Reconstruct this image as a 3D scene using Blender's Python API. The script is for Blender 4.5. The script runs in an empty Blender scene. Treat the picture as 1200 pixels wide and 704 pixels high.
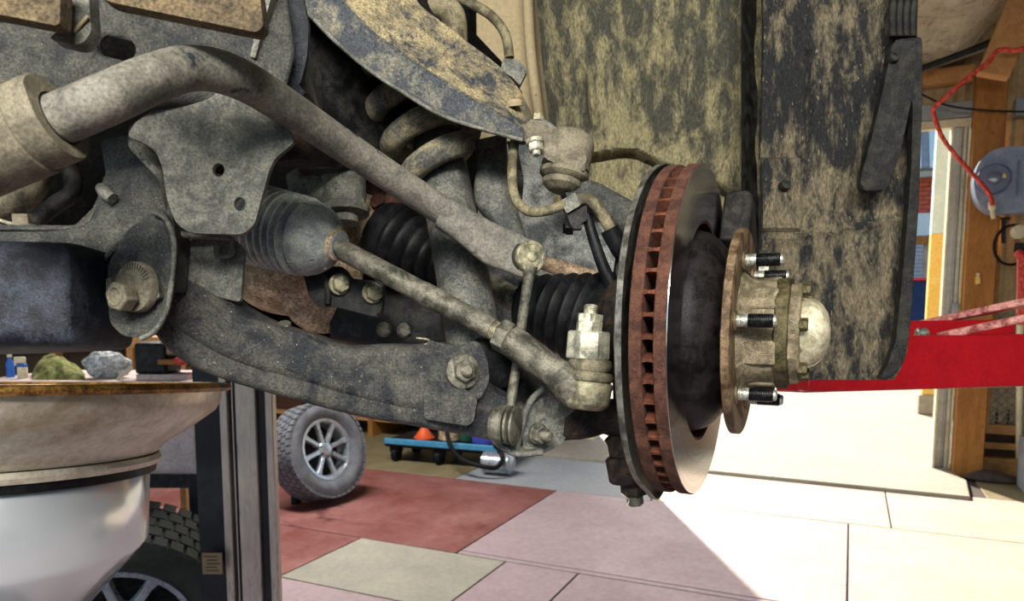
import bpy, bmesh, math, random
from mathutils import Vector, Matrix, noise
random.seed(7)
PI = math.pi
scene = bpy.context.scene
COL = scene.collection

# ------------------------------------------------------------------ camera
FPX, CAMH, PX0, PY0 = 850.0, 1.55, 600.0, 445.0
YAW, PITCH = math.radians(25), math.radians(5.8)
FW = Vector((-math.sin(YAW)*math.cos(PITCH), math.cos(YAW)*math.cos(PITCH), -math.sin(PITCH)))
RT = Vector((math.cos(YAW), math.sin(YAW), 0))
UP = RT.cross(FW)
CAM = Vector((0, 0, CAMH))
cd_ = bpy.data.cameras.new('camera')
cam = bpy.data.objects.new('camera', cd_)
COL.objects.link(cam)
cam.location = CAM
cam.rotation_euler = (PI/2-PITCH, 0, YAW)
cd_.sensor_width = 36
cd_.lens = FPX/1200*36
cd_.shift_y = (PY0-352)/1200
cd_.clip_start = .02
cd_.clip_end = 300
cd_.dof.use_dof = True
cd_.dof.focus_distance = .72
cd_.dof.aperture_fstop = 13
scene.camera = cam

# ------------------------------------------------------------------ world, sun, exposure
w = bpy.data.worlds.new('sky')
scene.world = w
w.use_nodes = True
nt = w.node_tree
sky = nt.nodes.new('ShaderNodeTexSky')
sky.sky_type = 'NISHITA'
sky.sun_disc = False
SUN_EL = math.radians(34)
sky.sun_elevation = SUN_EL
sky.sun_rotation = math.atan2(-.48, .877)
sky.air_density = 1.0
sky.dust_density = 2.0
bg = nt.nodes['Background']
nt.links.new(sky.outputs[0], bg.inputs[0])
bg.inputs[1].default_value = .24
sl = bpy.data.lights.new('sun', 'SUN')
sl.energy = 10
sl.angle = math.radians(.6)
sl.color = (1, .93, .80)
so = bpy.data.objects.new('sun', sl)
COL.objects.link(so)
so.rotation_euler = Vector((.48*math.cos(SUN_EL), -.877*math.cos(SUN_EL), -math.sin(SUN_EL))).to_track_quat('-Z', 'Y').to_euler()
# unseen fill lamp added in front of and above the car
al = bpy.data.lights.new('front_fill_lamp', 'AREA')
al.shape = 'RECTANGLE'
al.size, al.size_y, al.energy = 1.3, .3, 64
al.color = (1, .95, .86)
ao = bpy.data.objects.new('front_fill_lamp', al)
COL.objects.link(ao)
ao.location = (.25, -.9, 2.45)
ao.rotation_euler = (Vector((-.45, .75, 1.5))-Vector(ao.location)).to_track_quat('-Z', 'Y').to_euler()
al2 = bpy.data.lights.new('rear_fill_lamp', 'AREA')  # second unseen fill lamp, added to brighten the workshop background
al2.shape = 'RECTANGLE'
al2.size, al2.size_y, al2.energy = 2.4, .4, 170
al2.color = (1, .97, .93)
ao2 = bpy.data.objects.new('rear_fill_lamp', al2)
COL.objects.link(ao2)
ao2.location = (-3.6, 3.6, 3.55)
scene.view_settings.view_transform = 'Standard'
scene.view_settings.look = 'None'
scene.view_settings.gamma = 1
scene.view_settings.exposure = .5
scene.view_settings.use_curve_mapping = False

# ------------------------------------------------------------------ placing helpers
K = .867
def ray(px, py): return FW + RT*((px-PX0)/FPX) - UP*((py-PY0)/FPX)
def P(px, py, d): return CAM + ray(px, py)*(d*K)
def A(px, py, d): return CAM + ray(px, py)*d
def F(px, py, z=0):
    r = ray(px, py); return CAM + r*((z-CAMH)/r.z)
def W(px, py, Y):
    r = ray(px, py); return CAM + r*(Y/r.y)
def cd(r, u, f): return (RT*r + UP*u + FW*f).normalized()
def m(px, d): return px*d*K/FPX          # pixels at depth d -> metres
X_, Y_, Z_ = Vector((1, 0, 0)), Vector((0, 1, 0)), Vector((0, 0, 1))

def frame(axis, hint=None):
    a = axis.normalized()
    h = hint or (Z_ if abs(a.z) < .9 else X_)
    u = h - a*h.dot(a); u.normalize()
    return a, u, a.cross(u)

def catmull(pts, n):
    out = []
    N = len(pts)
    for i in range(N-1):
        p0 = pts[max(i-1, 0)]; p1 = pts[i]; p2 = pts[i+1]; p3 = pts[min(i+2, N-1)]
        for k in range(n):
            t = k/n
            out.append(tuple(.5*((2*p1[j]) + (-p0[j]+p2[j])*t + (2*p0[j]-5*p1[j]+4*p2[j]-p3[j])*t*t + (-p0[j]+3*p1[j]-3*p2[j]+p3[j])*t**3) for j in range(len(p1))))
    out.append(tuple(pts[-1]))
    return out

def rnd(pts, r, n=4):
    """round the corners of a closed polygon of Vectors"""
    out = []
    N = len(pts)
    for i in range(N):
        p, a, b = pts[i], pts[i-1], pts[(i+1) % N]
        la, lb = (a-p).length, (b-p).length
        q = min(r, la*.45, lb*.45)
        s, e = p+(a-p)*(q/la), p+(b-p)*(q/lb)
        for k in range(n+1):
            t = k/n
            out.append(s*(1-t)**2 + p*2*t*(1-t) + e*t*t)
    return out

class MB:
    def __init__(s): s.v = []; s.f = []
    def add(s, vs, fs):
        o = len(s.v); s.v += [Vector(x) for x in vs]; s.f += [tuple(i+o for i in f) for f in fs]
        return s
    def rings(s, R, closed_ring=True, cap=True, loop=False):
        n = len(R[0]); vs = [p for r in R for p in r]; fs = []
        L = len(R)
        for i in range(L if loop else L-1):
            j = (i+1) % L
            for k in range(n if closed_ring else n-1):
                l = (k+1) % n
                fs.append((i*n+k, i*n+l, j*n+l, j*n+k))
        if cap and not loop:
            fs.append(tuple(reversed(range(n)))); fs.append(tuple((L-1)*n+k for k in range(n)))
        return s.add(vs, fs)
    def tube(s, pts, r, seg=14, n=5, cap=True):
        """pts list of Vectors, r number or list"""
        rr = r if isinstance(r, (list, tuple)) else [r]*len(pts)
        q = [tuple(p)+(x,) for p, x in zip(pts, rr)]
        q = catmull(q, n) if n > 1 and len(q) > 2 else q
        C = [Vector(x[:3]) for x in q]
        R = []
        u = None
        for i, c in enumerate(C):
            t = (C[min(i+1, len(C)-1)]-C[max(i-1, 0)]).normalized()
            if u is None: _, u, v = frame(t)
            u = (u-t*u.dot(t)).normalized(); v = t.cross(u)
            R.append([c+(u*math.cos(a)+v*math.sin(a))*q[i][3] for a in [2*PI*k/seg for k in range(seg)]])
        return s.rings(R, cap=cap)
    def lathe(s, o, axis, prof, seg=32, cap=True, hint=None):
        """prof: (t, r) along axis"""
        a, u, v = frame(axis, hint)
        R = [[o+a*t+(u*math.cos(x)+v*math.sin(x))*max(r, 1e-5) for x in [2*PI*k/seg for k in range(seg)]] for t, r in prof]
        return s.rings(R, cap=cap)
    def ring(s, o, axis, prof, seg=48):
        """closed profile swept round the axis"""
        a, u, v = frame(axis)
        R = [[o+a*t+(u*math.cos(x)+v*math.sin(x))*r for t, r in prof] for x in [2*PI*k/seg for k in range(seg)]]
        return s.rings(R, loop=True)
    def hexa(s, o, axis, r, h, n=6, rot=0, ch=.12):
        a, u, v = frame(axis)
        def rg(t, q): return [o+a*t+(u*math.cos(x+rot)+v*math.sin(x+rot))*q for x in [2*PI*k/n for k in range(n)]]
        return s.rings([rg(0, r), rg(h*(1-ch), r), rg(h, r*(1-ch))])
    def box(s, c, hx, hy, hz, ax=None):
        X, Y, Z = ax or (X_, Y_, Z_)
        vs = [c+X*(hx*i)+Y*(hy*j)+Z*(hz*k) for i in (-1, 1) for j in (-1, 1) for k in (-1, 1)]
        return s.add(vs, [(0, 1, 3, 2), (4, 6, 7, 5), (0, 4, 5, 1), (2, 3, 7, 6), (0, 2, 6, 4), (1, 5, 7, 3)])
    def bx(s, x0, x1, y0, y1, z0, z1):
        return s.box(Vector(((x0+x1)/2, (y0+y1)/2, (z0+z1)/2)), abs(x1-x0)/2, abs(y1-y0)/2, abs(z1-z0)/2)
    def bar(s, a, b, w, h, upv=None):
        """box beam from a to b, w across, h up"""
        t, u, v = frame(b-a, upv or Z_)
        return s.box((a+b)/2, (b-a).length/2, h/2, w/2, (t, u, v))
    def plate(s, pts, thick, holes=(), vec=None):
        """filled outline (list of Vectors) pushed back along vec by thick; holes = lists of Vectors"""
        vec = (vec or FW).normalized()*thick
        bm = bmesh.new()
        loops = [list(pts)]+[list(h) for h in holes]
        es = []; lv = []
        for L in loops:
            vs = [bm.verts.new(p) for p in L]; lv.append(vs)
            for i in range(len(vs)): es.append(bm.edges.new((vs[i], vs[(i+1) % len(vs)])))
        bmesh.ops.triangle_fill(bm, use_beauty=True, use_dissolve=False, edges=es, normal=-vec.normalized())
        bm.verts.index_update()
        V = [v.co.copy() for v in bm.verts]; n = len(V)
        fs = []
        for f in bm.faces:
            idx = [v.index for v in f.verts]
            if f.normal.dot(vec) > 0: idx.reverse()
            fs.append(tuple(idx)); fs.append(tuple(i+n for i in reversed(idx)))
        for vs in lv:
            for i in range(len(vs)):
                a, b = vs[i].index, vs[(i+1) % len(vs)].index
                fs.append((a, b, b+n, a+n))
        bm.free()
        return s.add(V+[p+vec for p in V], fs)
    def eloft(s, st, n=24, ex=3.0, sub=4, dirv=None):
        """stations (tx,ty,bx,by,d,halfdepth): squarish section between a top and a bottom pixel"""
        q = catmull([tuple(x) for x in st], sub) if sub > 1 else st
        R = []
        for tx, ty, bx_, by, d, hw in q:
            T, B = P(tx, ty, d), P(bx_, by, d)
            c, u = (T+B)/2, (T-B)/2
            w_ = (dirv or FW)*hw
            ring = []
            for k in range(n):
                a = 2*PI*k/n
                ca, sa = math.cos(a), math.sin(a)
                ring.append(c + u*(math.copysign(abs(ca)**(2/ex), ca)) + w_*(math.copysign(abs(sa)**(2/ex), sa)))
            R.append(ring)
        return s.rings(R)
    def grid(s, fn, nu, nv, thick=0, vec=None):
        V = [fn(i/nu, j/nv) for j in range(nv+1) for i in range(nu+1)]
        fs = [(j*(nu+1)+i, j*(nu+1)+i+1, (j+1)*(nu+1)+i+1, (j+1)*(nu+1)+i) for j in range(nv) for i in range(nu)]
        if not thick: return s.add(V, fs)
        n = len(V); vec = vec.normalized()*thick
        fs += [tuple(i+n for i in reversed(f)) for f in list(fs)]
        per = [i for i in range(nu)] + [j*(nu+1)+nu for j in range(nv)] + [nv*(nu+1)+i for i in range(nu, 0, -1)] + [j*(nu+1) for j in range(nv, 0, -1)]
        for k in range(len(per)):
            a, b = per[k], per[(k+1) % len(per)]
            fs.append((b, a, a+n, b+n))
        return s.add(V+[p+vec for p in V], fs)
    def ball(s, c, r, seg=20, rg=12, ax=None, sc=(1, 1, 1)):
        X, Y, Z = ax or (X_, Y_, Z_)
        R = []
        for i in range(rg+1):
            t = -PI/2+PI*i/rg
            R.append([c+X*(sc[0]*r*math.cos(t)*math.cos(a))+Y*(sc[1]*r*math.cos(t)*math.sin(a))+Z*(sc[2]*r*math.sin(t)) for a in [2*PI*k/seg for k in range(seg)]])
        return s.rings(R)
    def wob(s, amp, sc):
        """uneven the surface a little"""
        s.v = [p+noise.noise_vector(p*sc)*amp for p in s.v]
        return s

# ------------------------------------------------------------------ materials
def lin(h):
    h = h.lstrip('#')
    c = [int(h[i:i+2], 16)/255 for i in (0, 2, 4)]
    return tuple(x/12.92 if x <= .04045 else ((x+.055)/1.055)**2.4 for x in c)+(1,)
MATS = {}
def mat(name, base, dirt=None, speck=None, amt=.5, spk=.62, scale=18, rough=.65, metal=0, bump=.25, streak=1.0, dark=None, fine=1.0, coat=0, contrast=.10, trans=0, grain=.55, spec=.22, ex=None, bdist=.010, mask=None):
    """layered procedural surface: base, patches of dirt, dark stains, fine specks and grain"""
    if name in MATS: return MATS[name]
    M = bpy.data.materials.new(name); M.use_nodes = True
    N, L = M.node_tree.nodes, M.node_tree.links
    b = N['Principled BSDF']
    tc = N.new('ShaderNodeTexCoord'); mp = N.new('ShaderNodeMapping')
    mp.inputs['Scale'].default_value = (1, 1, 1/streak)
    L.new(tc.outputs['Object'], mp.inputs[0])
    def nz(sc, det=6, ro=.6, dist=0):
        n = N.new('ShaderNodeTexNoise'); n.inputs['Scale'].default_value = sc; n.inputs['Detail'].default_value = det
        n.inputs['Roughness'].default_value = ro; n.inputs['Distortion'].default_value = dist
        L.new(mp.outputs[0], n.inputs[0]); return n.outputs[0]
    def ramp(src, a, c, o0=0, o1=1):
        r = N.new('ShaderNodeMapRange'); r.inputs[1].default_value = a; r.inputs[2].default_value = c
        r.inputs[3].default_value = o0; r.inputs[4].default_value = o1
        L.new(src, r.inputs[0]); return r.outputs[0]
    def mix(f, a, c, mode='MIX'):
        x = N.new('ShaderNodeMix'); x.data_type = 'RGBA'; x.blend_type = mode
        if isinstance(f, float): x.inputs[0].default_value = f
        else: L.new(f, x.inputs[0])
        for s_, v in ((6, a), (7, c)):
            if isinstance(v, tuple): x.inputs[s_].default_value = v
            else: L.new(v, x.inputs[s_])
        return x.outputs[2]
    if ex is None: ex = scale >= 14
    def sc_(c, k): return tuple(min(x*k, 1) for x in c[:3])+(1,)
    col = lin(base)
    if ex: col = sc_(col, .62); scale *= 1.5
    else: grain = min(grain, .12)
    b.inputs['Specular IOR Level'].default_value = spec
    n1 = nz(scale, 11, .72, .3)
    if dirt:
        mid = .5+(.5-amt)*.35
        n1m = n1
        if mask:
            ma = N.new('ShaderNodeMath'); ma.operation = 'MULTIPLY_ADD'; ma.inputs[1].default_value = .55
            L.new(nz(mask, 3, .5), ma.inputs[0]); L.new(n1, ma.inputs[2])
            n1m = ramp(ma.outputs[0], .275, 1.275)
        col = mix(ramp(n1m, mid-contrast*.8, mid+contrast*.8), col, sc_(lin(dirt), 1.3 if ex else 1))
    if dark:
        col = mix(ramp(nz(scale*.4, 9, .7), .60, .64), col, lin(dark))
    n2 = nz(scale*14*fine, 5, .7)
    if grain:
        g = ramp(n2, .36, .64, 1-grain, 1+grain)
        v = N.new('ShaderNodeCombineXYZ')
        for i in range(3): L.new(g, v.inputs[i])
        col = mix(1.0, col, v.outputs[0], 'MULTIPLY')
    if speck:
        n3 = nz(scale*11*fine, 2, .5)
        col = mix(ramp(n3, spk, spk+.06, 0, .75), col, lin(speck))
    if isinstance(col, tuple): b.inputs['Base Color'].default_value = col
    else: L.new(col, b.inputs['Base Color'])
    L.new(ramp(n1, .3, .7, max(rough-.12, .03), min(rough+.12, 1)), b.inputs['Roughness'])
    b.inputs['Metallic'].default_value = metal
    b.inputs['Coat Weight'].default_value = coat
    b.inputs['Transmission Weight'].default_value = trans
    if bump:
        ad = N.new('ShaderNodeMath'); ad.operation = 'MULTIPLY_ADD'; ad.inputs[1].default_value = .4
        L.new(n2, ad.inputs[0]); L.new(n1, ad.inputs[2])
        bp = N.new('ShaderNodeBump'); bp.inputs['Strength'].default_value = bump; bp.inputs['Distance'].default_value = bdist
        L.new(ad.outputs[0], bp.inputs['Height']); L.new(bp.outputs[0], b.inputs['Normal'])
    MATS[name] = M
    return M

# ------------------------------------------------------------------ objects
ROOTS = []
def mesh_obj(name, mb, material, bevel=0, smooth=38, seg=2):
    me = bpy.data.meshes.new(name)
    me.from_pydata([tuple(v) for v in mb.v], [], mb.f)
    bm = bmesh.new(); bm.from_mesh(me)
    bmesh.ops.recalc_face_normals(bm, faces=bm.faces)
    bm.to_mesh(me); bm.free()
    me.materials.append(material)
    if smooth:
        for p in me.polygons: p.use_smooth = True
        me.set_sharp_from_angle(angle=math.radians(smooth))
    o = bpy.data.objects.new(name, me); COL.objects.link(o)
    if bevel:
        b = o.modifiers.new('bevel', 'BEVEL'); b.width = bevel; b.segments = seg; b.limit_method = 'ANGLE'; b.angle_limit = math.radians(40)
        b.harden_normals = False
    return o
def props(o, label=None, cat=None, group=None, kind=None):
    for k, v in (('label', label), ('category', cat), ('group', group), ('kind', kind)):
        if v: o[k] = v
class Thing:
    def __init__(s, name, label=None, cat=None, group=None, kind=None):
        s.root = bpy.data.objects.new(name, None); COL.objects.link(s.root)
        s.root.empty_display_size = .05
        props(s.root, label, cat, group, kind)
        s.parts = []; ROOTS.append(s)
    def part(s, name, mb, material, parent=None, label=None, bevel=0, smooth=38, kind=None, seg=2):
        o = mesh_obj(name, mb, material, bevel, smooth, seg)
        s.parts.append((o, parent))
        props(o, label, None, None, kind)
        return o
def solo(name, mb, material, label, cat, group=None, kind=None, bevel=0, smooth=38):
    o = mesh_obj(name, mb, material, bevel, smooth)
    props(o, label, cat, group, kind)
    recentre(o)
    return o
def bounds(o):
    vs = [v.co for v in o.data.vertices]
    return [min(v[i] for v in vs) for i in range(3)], [max(v[i] for v in vs) for i in range(3)]
def recentre(o, base=True):
    lo, hi = bounds(o)
    c = Vector(((lo[0]+hi[0])/2, (lo[1]+hi[1])/2, lo[2] if base else (lo[2]+hi[2])/2))
    o.data.transform(Matrix.Translation(-c)); o.location = c
    return c
def finish():
    for T in ROOTS:
        if not T.parts: continue
        los, his = zip(*[bounds(o) for o, _ in T.parts])
        c = Vector(((min(l[0] for l in los)+max(h[0] for h in his))/2, (min(l[1] for l in los)+max(h[1] for h in his))/2, min(l[2] for l in los)))
        T.root.location = c
        loc = {o: recentre(o, False) for o, _ in T.parts}
        for o, par in T.parts:
            if par: o.parent = par; o.location = loc[o]-loc[par]
            else: o.parent = T.root; o.location = loc[o]-c

def pts(*a): return [P(*x) for x in a]
def disc_pts(px, py, d, rx, ry=None, n=14, rot=0):
    ry = ry or rx
    return [P(px+rx*math.cos(a)*math.cos(rot)-ry*math.sin(a)*math.sin(rot), py+rx*math.cos(a)*math.sin(rot)+ry*math.sin(a)*math.cos(rot), d) for a in [2*PI*k/n for k in range(n)]]
def hexbolt(T, c, axis, r, h, material, washer=0, tip=0, parent=None, name='bolt'):
    b = MB()
    a = axis.normalized()
    if washer: b.lathe(c-a*.003, a, [(0, washer), (.0035, washer), (.0042, washer*.93)], 24)
    b.hexa(c, a, r, h)
    if tip: thread(b, c+a*h, a, r*.55, tip)
    return T.part(name, b, material, parent)
def thread(b, o, a, r, L, pitch=.0016, seg=16):
    n = max(int(L/pitch), 2); pr = []
    for i in range(n):
        t = i*L/n; q = L/n
        pr += [(t, r*.9), (t+q*.3, r), (t+q*.6, r), (t+q*.9, r*.9)]
    pr += [(L, r*.88), (L+r*.15, r*.7)]
    return b.lathe(o, a, pr, seg)

# ------------------------------------------------------------------ palette
mFrame = mat('dusty_black_frame', '#323536', '#43433d', '#8a8a7e', contrast=.15, amt=.46, spk=.70, scale=24, rough=.6, bump=.4)
mPlate = mat('grey_stamped_bracket', '#565852', '#626259', '#8b8b80', amt=.5, spk=.70, scale=22, rough=.5, bump=.3, dark='#33393b', grain=0.45)
mBar = mat('dust_coated_bar', '#6c6a61', '#66635a', '#3a3c3d', amt=.5, spk=.70, scale=18, rough=.55, bump=.3, dark='#23292f', grain=0.36)
mArm = mat('black_dusty_arm', '#2d3034', '#474640', '#a09e92', contrast=.14, amt=.43, spk=.70, scale=22, rough=.5, bump=.45)
mUpper = mat('mud_caked_arm', '#4a4e54', '#8d8162', '#aba07e', amt=.56, spk=.68, scale=20, rough=.75, bump=.7, dark='#39414b')
mMudPlate = mat('tan_mud_sheet', '#5a4f3e', '#5a4e3a', '#3c3629', amt=.5, spk=.70, scale=18, rough=.85, bump=.4, dark='#5a4d38')
mBush = mat('tan_rubber_bush', '#6d6757', '#696353', '#413d34', amt=.5, spk=.70, scale=22, rough=.7, bump=.25, grain=0.3)
mCross = mat('blue_black_plate', '#181d25', '#2b3038', '#535a62', amt=.42, spk=.70, scale=28, rough=.45, bump=.3)
mRod = mat('oxidised_rod', '#4a4940', '#69665a', '#2f2f2d', amt=.5, spk=.70, scale=26, rough=.45, metal=.3, bump=.3, grain=0.32)
mZinc = mat('dusty_zinc', '#7b7763', '#989278', '#4d4a3e', amt=.5, spk=.70, scale=40, rough=.45, metal=.4, bump=.25, grain=0.25)
mNut = mat('bright_machined_nut', '#9b9a88', '#b5b39f', '#67654f', amt=.5, spk=.70, scale=40, rough=.4, metal=.45, bump=.25, grain=0.22)
mRubber = mat('dusty_rubber', '#969c9d', '#90928a', '#7e7d72', amt=.45, spk=.71, scale=22, rough=.55, bump=.15, grain=0.3)
mRubberTan = mat('dusty_tan_rubber', '#4a473c', '#67614f', '#33312b', amt=.5, spk=.70, scale=22, rough=.65, bump=.25, grain=0.3)
mBlack = mat('black_rubber', '#131416', '#17181a', None, amt=.4, scale=24, rough=.5, bump=.1, spec=.15)
mBlackSteel = mat('black_steel', '#131417', '#282824', '#56544b', amt=.42, spk=.71, scale=26, rough=.5, bump=.3)
mSpring = mat('mud_spring', '#6a6a64', '#857d64', '#a59b7a', amt=.46, spk=.66, scale=26, rough=.7, bump=.7)
mShock = mat('grey_damper', '#4a4d4c', '#54534b', '#8f8d82', amt=.48, spk=.71, scale=18, rough=.45, bump=.3)
mCast = mat('tan_cast_housing', '#a58f6f', '#b39c80', '#5d5140', amt=.5, spk=.70, scale=14, rough=.6, bump=.3, dark='#3c3a30')
mRust = mat('rusty_rim', '#4c3127', '#523529', '#6f4f40', amt=.5, spk=.68, scale=40, rough=.8, bump=.5, grain=0.4)
mRustVane = mat('orange_rust_vane', '#5a3322', '#5c3424', '#3a2015', amt=.5, spk=.70, scale=40, rough=.85, bump=.4, grain=0.35)
mHat = mat('dark_disc_hat', '#151213', '#211d1c', '#4a4542', amt=.5, spk=.72, scale=30, rough=.45, metal=.3, bump=.15, grain=0.25)
mHub = mat('tan_hub_casting', '#7d7259', '#8c816a', '#46402d', amt=.5, spk=.68, scale=40, rough=.5, metal=.3, bump=.6, grain=0.4)
mFlange = mat('brown_hub_flange', '#55432f', '#725f48', '#8d7a5e', amt=.5, spk=.70, scale=36, rough=.45, metal=.35, bump=.3, grain=0.3)
mOlive = mat('olive_lock_ring', '#3a3524', '#534c34', '#22201a', amt=.5, spk=.70, scale=50, rough=.45, metal=.35, bump=.35)
mCap = mat('cream_grease_cap', '#c2b998', '#cfc7ab', '#8d8159', amt=.5, spk=.72, scale=26, rough=.32, metal=.35, bump=.08, grain=.12)
mStud = mat('dark_stud', '#1f2023', '#323232', None, amt=.4, scale=60, rough=.35, metal=.7, bump=.1)
mStudTip = mat('zinc_stud', '#93958c', '#b5b6ab', None, amt=.5, scale=60, rough=.35, metal=.7, bump=.1)
mShield = mat('galvanised_shield', '#5f5e57', '#78766e', None, amt=.5, scale=30, rough=.4, metal=.6, bump=.1, grain=0.25)
mKnuckle = mat('brown_black_knuckle', '#1d1715', '#31271f', '#54463a', amt=.45, spk=.70, scale=26, rough=.65, bump=.5)
mPad = mat('dark_caliper', '#191817', '#292623', '#55514a', amt=.4, spk=.72, scale=30, rough=.55, bump=.2)
mMudLiner = mat('olive_mud_streak', '#504f44', '#716a4f', '#2a2a26', amt=.50, spk=.68, scale=30, rough=.85, bump=.8, streak=2.6, fine=.6, contrast=.10, mask=7, grain=.45)
mLower = mat('grey_dust_liner', '#565a59', '#737570', '#8d8d83', amt=.5, spk=.70, scale=20, rough=.7, bump=.25)
mFlap = mat('black_mud_streak', '#2e2f30', '#605846', '#8a8068', amt=.48, spk=.67, scale=34, rough=.8, bump=.9, streak=3.0, fine=.6, contrast=.09, mask=9, grain=.5)
mStrip = mat('black_plastic_trim', '#141515', '#272621', '#524f44', amt=.45, spk=.71, scale=26, rough=.5, bump=.4)
mApron = mat('tan_inner_apron', '#8f8163', '#94866a', '#655940', amt=.5, spk=.71, scale=10, rough=.85, bump=.35)
mDarkVoid = mat('shade_black_void', '#080808', '#0a0a09', '#12110f', amt=.4, spk=.71, scale=14, rough=.9, bump=.2, spec=.03)  # near-black stands in for the deep shade behind and inside parts
mHose = mat('dusty_hose', '#57513f', '#6e6750', '#38342a', amt=.5, spk=.70, scale=26, rough=.75, bump=.25, grain=0.35)

# machined disc face: concentric grooves turned on the lathe
def disc_face_mat():
    M = bpy.data.materials.new('machined_disc_face'); M.use_nodes = True
    N, L = M.node_tree.nodes, M.node_tree.links; b = N['Principled BSDF']
    tc = N.new('ShaderNodeTexCoord'); sx = N.new('ShaderNodeSeparateXYZ'); L.new(tc.outputs['Object'], sx.inputs[0])
    cx = N.new('ShaderNodeCombineXYZ'); L.new(sx.outputs[1], cx.inputs[0]); L.new(sx.outputs[2], cx.inputs[1])
    ln = N.new('ShaderNodeVectorMath'); ln.operation = 'LENGTH'; L.new(cx.outputs[0], ln.inputs[0])
    n = N.new('ShaderNodeTexNoise'); n.noise_dimensions = '1D'; n.inputs['Scale'].default_value = 420; n.inputs['Detail'].default_value = 4
    L.new(ln.outputs['Value'], n.inputs['W'])
    r = N.new('ShaderNodeValToRGB'); r.color_ramp.elements[0].color = lin('#b0b1b5'); r.color_ramp.elements[1].color = lin('#e2e3e6')
    r.color_ramp.elements[0].position = .3; r.color_ramp.elements[1].position = .7
    L.new(n.outputs[0], r.inputs[0]); L.new(r.outputs[0], b.inputs['Base Color'])
    b.inputs['Metallic'].default_value = 1; b.inputs['Roughness'].default_value = .13
    bp = N.new('ShaderNodeBump'); bp.inputs['Strength'].default_value = .03; bp.inputs['Distance'].default_value = .0005
    L.new(n.outputs[0], bp.inputs['Height']); L.new(bp.outputs[0], b.inputs['Normal'])
    return M
mFace = disc_face_mat()

# ------------------------------------------------------------------ brake disc and hub (axle = world X)
C0 = A(806, 388, .745)
RD = .165
def ax(t): return C0 + X_*t
T = Thing('brake_disc', 'large vented brake disc with rusty rim and polished outer face', 'brake disc')
for nm, t0, t1 in (('inner_rotor_plate', -.016, -.0051), ('outer_rotor_plate', .0049, .0157)):
    b = MB(); b.ring(C0, X_, [(t0, .108), (t0, RD-.0008), (t0+.0008, RD), (t1-.0008, RD), (t1, RD-.0008), (t1, .108)], 128)
    T.part(nm, b, mRust)
b = MB(); b.ring(C0, X_, [(.0155, .1105), (.0155, RD-.001), (.0163, RD-.0012), (.0163, .1105)], 128)
T.part('friction_face', b, mFace, label='machined grey friction face')
NV = 54
for k in range(NV):
    a = 2*PI*k/NV
    rd = Vector((0, math.cos(a), math.sin(a))); tg = Vector((0, -math.sin(a), math.cos(a)))
    b = MB()
    prof = [(.112, .0020), (.150, .0024), (.158, .0017), (.1625, .0020)]
    R = []
    for r_, hw in prof:
        c_ = C0+rd*r_
        R.append([c_+X_*x+tg*(y*hw) for x, y in ((-.0055, -1.25), (-.002, -.8), (.002, -.8), (.0055, -1.25), (.0055, 1.25), (.002, .8), (-.002, .8), (-.0055, 1.25))])
    b.rings(R)
    T.part('vane', b, mRustVane)
b = MB(); b.ring(C0, X_, [(-.006, .100), (-.006, .111), (.006, .111), (.009, .103), (.013, .1005), (.020, .0985), (.028, .093), (.036, .084), (.043, .073), (.0475, .064), (.0475, .03), (.040, .03), (.030, .080), (.010, .092)], 96)
T.part('disc_hat', b, mHat, label='dark raised centre of the disc')

# hub
T = Thing('wheel_hub', 'tan wheel hub with studded flange and cream grease cap', 'wheel hub')
b = MB(); b.lathe(ax(.048), X_, [(0, .06), (0, .1), (.001, .1015), (.0078, .1015), (.0088, .1), (.0088, .085), (.0075, .08), (.0075, .05)], 96)
T.part('hub_flange', b, mFlange)
studs = [(-10+60*k, 0) for k in (0, -1, -2, 1, 2, 3)]
for deg, _ in studs:
    a = math.radians(deg)
    # near side is -Y, up is +Z ; angle measured from the near side, negative is up
    o = ax(.0568) + Vector((0, -math.cos(a), -math.sin(a)))*.0735
    b = MB(); b.lathe(o-X_*.001, X_, [(0, .0098), (.0016, .0098), (.0024, .0088)], 20)
    sp = T.part('stud_seat', b, mFlange)
    b = MB(); thread(b, o, X_, .0062, .012, .0015); st = T.part('wheel_stud', b, mStudTip, label='zinc stud with blackened thread')
    b = MB(); thread(b, o+X_*.011, X_, .0066, .021, .0015); b.lathe(o+X_*.0325, X_, [(0, .0056), (.0015, .0045)], 16)
    T.part('stud_thread', b, mStud, parent=st)
    b = MB(); b.lathe(o+X_*.0335, X_, [(-.001, .0054), (.001, .0052), (.0022, .004)], 16)
    T.part('stud_tip', b, mStudTip, parent=st)
b = MB(); b.lathe(ax(.055), X_, [(0, .062), (.004, .058), (.007, .054), (.014, .0515), (.034, .0515), (.036, .051)], 56)
T.part('hub_barrel', b, mHub)
for deg in (20, 80, 140, 200, 260, 320):
    a = math.radians(deg)
    rd = Vector((0, -math.cos(a), -math.sin(a))); tg = X_.cross(rd)
    b = MB(); b.box(ax(.073)+rd*.050, .017, .012, .003, (X_, tg, rd)); T.part('barrel_rib', b, mHub, bevel=.002)
b = MB(); b.lathe(ax(.087), X_, [(0, .053), (.001, .055), (.0115, .055), (.0125, .054)], 10, hint=Vector((0, .3, 1)))
T.part('lock_ring', b, mOlive, bevel=.0015)
b = MB(); b.lathe(ax(.0995), X_, [(0, .051), (.009, .051), (.010, .049), (.010, .036), (.012, .0355), (.0125, .034)], 8, hint=Vector((0, .35, 1)))
T.part('cap_base', b, mHub, bevel=.001)
b = MB(); b.lathe(ax(.106), X_, [(0, .0355), (.004, .035), (.009, .0338), (.016, .031), (.021, .0265), (.0255, .0195), (.0275, .012), (.0285, .006), (.0287, .001)], 48)
T.part('grease_cap', b, mCap, label='cream domed grease cap')
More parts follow.
